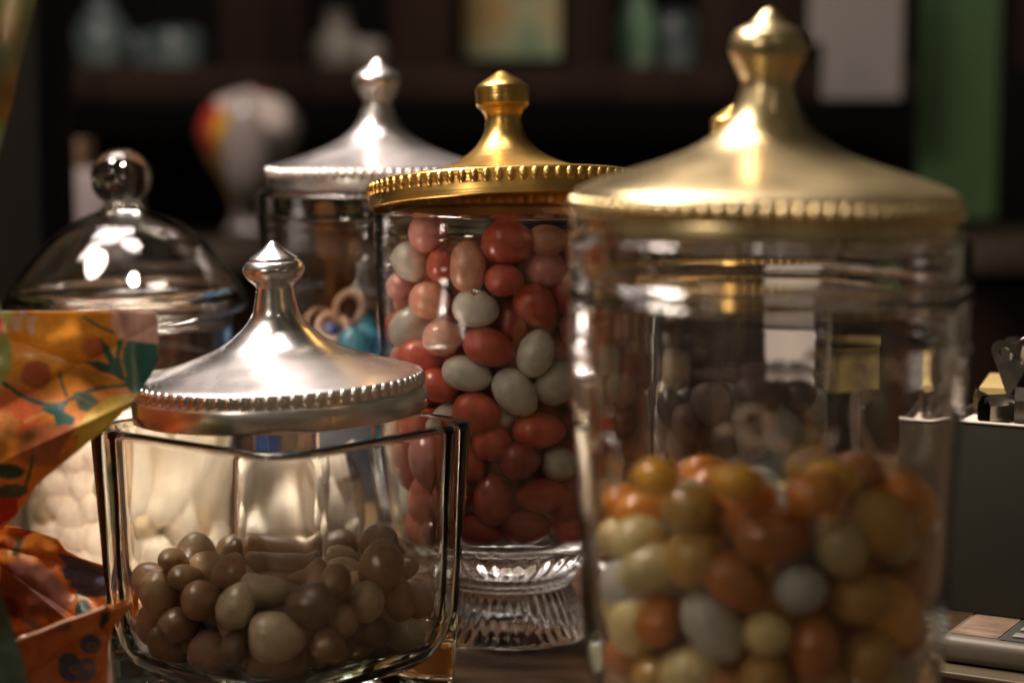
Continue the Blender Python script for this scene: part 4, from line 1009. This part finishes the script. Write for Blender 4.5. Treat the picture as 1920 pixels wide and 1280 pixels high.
def sheet(name, left, right, y0, y1, depth, base, shapes, parent, m, step=2.0, mirror=None):
    ys = np.arange(y0, y1 + .1, step); nx = 190
    V = []; XY = []
    for y in ys:
        a, b_ = left(y), right(y)
        for i in range(nx):
            x = a + (b_ - a) * i / (nx - 1)
            p = pt(x, y, depth(x, y)); V.append(tuple(p - parent.location)); XY.append((x, y))
    Fc = []
    for r in range(len(ys) - 1):
        for i in range(nx - 1):
            q = r * nx + i; Fc.append((q, q + 1, q + nx + 1, q + nx))
    me = bpy.data.meshes.new(name); me.from_pydata(V, [], Fc); me.update()
    XY = np.array(XY); C = shade_shapes(XY[:, 0], XY[:, 1], base, shapes)
    ca_ = me.color_attributes.new('Print', 'FLOAT_COLOR', 'POINT')
    ca_.data.foreach_set('color', np.concatenate([C, np.ones((len(C), 1))], 1).ravel())
    for p in me.polygons: p.use_smooth = True
    o = mkobj(name, me, parent, [m])
    md = o.modifiers.new('thickness', 'SOLIDIFY'); md.thickness = 0.00018; md.offset = 0
    return o
def lut(pts_):
    ys = [p[0] for p in pts_]; xs = [p[1] for p in pts_]
    P = catmull(pts_, 8); py_ = [p[0] for p in P]; px_ = [p[1] for p in P]
    return lambda y: float(np.interp(y, py_, px_))
def crease(x, y, x0, y0, ang_, wdt, amp):
    a = math.radians(ang_); d = (x - x0) * math.sin(a) - (y - y0) * math.cos(a); return amp * math.exp(-abs(d) / wdt)
def bundle(name, parent, cx, cy_, prof, base, tones, seed, squash=1.0):
    """crumpled paper body of a gathered bundle: pleated, irregular, printed like its folds"""
    P = catmull(prof, 10); n = 150; V = []; Fc = []; UVs = []
    for k_, (r, z) in enumerate(P):
        for i in range(n):
            a = 2 * math.pi * i / n
            w1 = noise.noise(Vector((math.cos(a) * 2.2, math.sin(a) * 2.2, z * 14 + seed))) * .10
            w2 = abs(noise.noise(Vector((math.cos(a) * 5, math.sin(a) * 5, z * 30 + seed + 9)))) * .09
            w3 = .035 * math.cos(11 * a + 3 * math.sin(z * 30))
            rr = r * (1 + w1 - w2 + w3)
            V.append((cx + rr * math.cos(a) - parent.location.x, cy_ + rr * squash * math.sin(a) - parent.location.y, z - parent.location.z)); UVs.append((a * 100, z * 3500))
    for k_ in range(len(P) - 1):
        for i in range(n):
            j = (i + 1) % n; Fc.append((k_ * n + i, k_ * n + j, (k_ + 1) * n + j, (k_ + 1) * n + i))
    me = bpy.data.meshes.new(name); me.from_pydata(V, [], Fc); me.update(); XY = np.array(UVs)
    rs = random.Random(seed); shp = []
    for _ in range(34):
        x, y = rs.uniform(0, 628), rs.uniform(0, 900); c = rs.choice(tones); q = rs.uniform(12, 32)
        if rs.random() < .5:
            for t_ in range(5): shp.append(('e', (x + q * .8 * math.cos(t_ * 1.257), y + q * .8 * math.sin(t_ * 1.257), q * .55, q * .38, math.degrees(t_ * 1.257)), c, 3))
            shp.append(('e', (x, y, q * .3, q * .3), (.62, .36, .06), 2))
        else: shp.append(('s', ([(x, y), (x + q, y + q * 1.5), (x + q * 2.4, y + q * 1.8)], 6), c, 2)); shp.append(('e', (x + q * 2.6, y + q * 2, q * .8, q * .35, 30), c, 2))
    C = shade_shapes(XY[:, 0], XY[:, 1], base, shp)
    ca_ = me.color_attributes.new('Print', 'FLOAT_COLOR', 'POINT'); ca_.data.foreach_set('color', np.concatenate([C, np.ones((len(C), 1))], 1).ravel())
    for p in me.polygons: p.use_smooth = True
    o = mkobj(name, me, parent, [fpm]); md = o.modifiers.new('thickness', 'SOLIDIFY'); md.thickness = .0003; md.offset = 0
wrap = empty('wrapping_paper', (pt(100, 900, .72).x, .72, 0), 'orange floral wrapping paper bundle with blue and teal flowers at the lower left', 'wrapping paper')
def dU(x, y):
    n = noise.noise(Vector((x * .008, y * .008, 0))) * .006 + noise.noise(Vector((x * .022, y * .022, 3))) * .0014
    cz = crease(x, y, 140, 690, -28, 30, .003) - crease(x, y, 60, 840, -25, 16, .002) + crease(x, y, 30, 640, 20, 18, .003) + crease(x, y, 260, 700, 70, 14, -.003)
    return .690 + n + cz + .00004 * max(0, 150 - x) + (.02 * ((y - 880) / 100) ** 2 if y > 880 else 0)
sheet('upper_fold', lambda y: -330, lut([(584, 288), (590, 294), (620, 296), (655, 297), (682, 292), (704, 283), (728, 268), (745, 255), (775, 228), (800, 203), (830, 165), (860, 128), (880, 102), (905, 72), (935, 52), (970, 26), (1000, -6), (1020, -30)]),
      584, 1018, dU, (.84, .27, .03), UPS, wrap, fpm)
def dL(x, y):
    n = noise.noise(Vector((x * .010, y * .010, 7))) * .008 + noise.noise(Vector((x * .03, y * .03, 9))) * .0025
    return .812 + n - crease(x, y, 90, 1130, 40, 12, .004) + crease(x, y, 60, 1100, 35, 9, .004) + crease(x, y, 130, 1060, 15, 14, .003)
def rL(y): return float(np.interp(y, [985, 996, 1010, 1030, 1045, 1062, 1075, 1200], [18, 70, 108, 122, 150, 205, 250, 250]))
sheet('lower_fold', lambda y: -330, rL, 985, 1200, dL, (.80, .24, .04), LOS, wrap, fpm)
def dF(x, y):
    n = noise.noise(Vector((x * .012, y * .012, 17))) * .006 + noise.noise(Vector((x * .035, y * .035, 19))) * .002
    return .690 + n - .03 * math.exp(-max(0, (y - (1208 - x * .36))) / 9) * 0 + crease(x, y, 120, 1220, -30, 10, .003)
def top_line(x): return 1204 - (x - 20) * .372
# front fold: parametrised by columns so that its top edge follows the shiny crease
def front_sheet():
    nx, ny = 170, 100; V = []; XY = []
    for i in range(nx):
        x = -300 + 546 * i / (nx - 1)
        yt = top_line(max(x, 20)) + (3 * math.sin(x * .35) if x > 190 else 0)
        for j in range(ny):
            y = yt + (1436 - yt) * j / (ny - 1)
            xr = x
            lim = float(np.interp(y, [1120, 1137, 1150, 1162, 1200, 1300], [246, 246, 226, 212, 204, 200]))
            xr = -300 + (lim + 300) * i / (nx - 1)
            yt2 = top_line(max(xr, 20)); yy = yt2 + (1425 - yt2) * j / (ny - 1)
            dep = dF(xr, yy) - .010 * math.exp(-(yy - yt2) / 5)
            V.append(tuple(pt(xr, yy, dep) - wrap.location)); XY.append((xr, yy))
    Fc = [(i * ny + j, (i + 1) * ny + j, (i + 1) * ny + j + 1, i * ny + j + 1) for i in range(nx - 1) for j in range(ny - 1)]
    me = bpy.data.meshes.new('front_fold'); me.from_pydata(V, [], Fc); me.update(); XY = np.array(XY)
    C = shade_shapes(XY[:, 0], XY[:, 1], (.74, .215, .04), FRS)
    ca_ = me.color_attributes.new('Print', 'FLOAT_COLOR', 'POINT'); ca_.data.foreach_set('color', np.concatenate([C, np.ones((len(C), 1))], 1).ravel())
    for p in me.polygons: p.use_smooth = True
    o = mkobj('front_fold', me, wrap, [fpm]); md = o.modifiers.new('thickness', 'SOLIDIFY'); md.thickness = .0002; md.offset = 0
front_sheet()
bundle('paper_body', wrap, -.285, .762, [(.0, .001), (.066, .001), (.078, .010), (.083, .05), (.080, .10), (.072, .14), (.050, .17), (.026, .19), (.020, .20), (.040, .225), (.062, .245)], (.80, .26, .03), [TEAL, (.80, .50, .44), (.52, .09, .03), (.11, .12, .21), (.74, .45, .06)], 4, 1.05)
cel = mat('cellophane_highlight', (0.72, 0.42, 0.30), 0.16, **{'Coat Weight': 1.0}); noise_bump(cel, 60, .001)
bm = bmesh.new(); pl = catmull([tuple(pt(x, top_line(x) + dy, .676) - wrap.location) for x, dy in ((26, 2), (40, 0), (80, 1), (120, -1), (160, 1), (200, 0))], 8)
tube(bm, pl, 0, 8, rads=[.00075 + .0004 * math.sin(i * .9) * (i < 12) for i in range(len(pl))]); finish('crease_highlight', bm, cel, wrap)  # pale glossy tube on the ridge, standing in for the crease highlight
# twisted corner of the wrap, lying against the jar's corner
tw = [(190, 1118, 1), (200, 1136, 4), (214, 1140, 7), (228, 1134, 11), (238, 1130, 11), (246, 1128, 3)]
bm = bmesh.new(); prev = None
for k2, (x, y, h2) in enumerate(catmull(tw, 6)):
    a = k2 * .33; vs = []
    for s_ in (-1, -.3, .3, 1):
        p = pt(x + math.sin(a) * h2 * s_ * .5, y + math.cos(a) * h2 * s_, .672 + .0006 * math.sin(a * 2 + s_ * 2)) - wrap.location; vs.append(bm.verts.new(p))
    if prev:
        for i in range(3): bm.faces.new((prev[i], prev[i + 1], vs[i + 1], vs[i]))
    prev = vs
twm = mat('twist_orange', (0.55, 0.17, 0.03), 0.25, **{'Coat Weight': .6}); color_noise(twm, (0.45, 0.10, 0.02), (0.60, 0.28, 0.06), 60)
o = finish('twisted_tip', bm, twm, wrap); md = o.modifiers.new('thickness', 'SOLIDIFY'); md.thickness = .0003

# green floral wrap at the far left edge (mostly outside the frame)
GRS = [('e', (10, 60, 26, 60, 15), (.14, .08, .025), 26, .8), ('e', (20, 200, 30, 60, 10), (.16, .075, .018), 30, .8), ('e', (-20, 110, 40, 30), (.05, .13, .08), 24, .8), ('e', (-10, 260, 20, 40), (.10, .17, .05), 20)]
gw = empty('green_wrapping_paper', (pt(-20, 200, .95).x, .98, 0), 'blurred green patterned wrapping paper at the upper left corner', 'wrapping paper')
bundle('paper_body', gw, -.355, .985, [(.0, .001), (.05, .001), (.058, .01), (.064, .08), (.070, .15), (.080, .22), (.092, .29), (.096, .31)], (.075, .09, .028), [(.14, .08, .025), (.05, .13, .08), (.16, .075, .018)], 7)
sheet('paper_fold', lambda y: -300, lambda y: float(np.interp(y, [-60, 0, 310, 420], [82, 68, -6, -40])), -60, 420, lambda x, y: .98 + .012 * noise.noise(Vector((x * .01, y * .006, 2))), (.075, .09, .028), GRS, gw, fpm, 4)
gw2 = empty('lime_paper_bundle', (pt(-20, 700, .66).x, .66, 0), 'lime and dark green paper bundle at the left edge in front of the orange paper', 'wrapping paper')
bundle('paper_body', gw2, -.232, .60, [(.0, .001), (.038, .001), (.046, .01), (.050, .05), (.047, .10), (.030, .125), (.024, .135), (.036, .155)], (.22, .24, .07), [(.045, .075, .04), (.45, .10, .04), (.05, .13, .08)], 11)
sheet('lime_fold', lambda y: -260, lambda y: float(np.interp(y, [560, 600, 645, 665, 690, 720, 760], [-4, 6, 20, 23, 20, 2, -14])), 560, 760, lambda x, y: .655 + .004 * noise.noise(Vector((x * .02, y * .02, 2))), (.42, .44, .13), [('e', (-2, 612, 12, 20), (.45, .10, .04), 6)], gw2, fpm, 3)
sheet('green_fold', lambda y: -300, lambda y: float(np.interp(y, [1040, 1120, 1180, 1240, 1300, 1590], [-20, 4, 26, 44, 56, 60])), 1040, 1590, lambda x, y: .60 + .008 * noise.noise(Vector((x * .012, y * .008, 8))), (.045, .075, .04), [], gw2, fpm, 4)

emit_eggs()
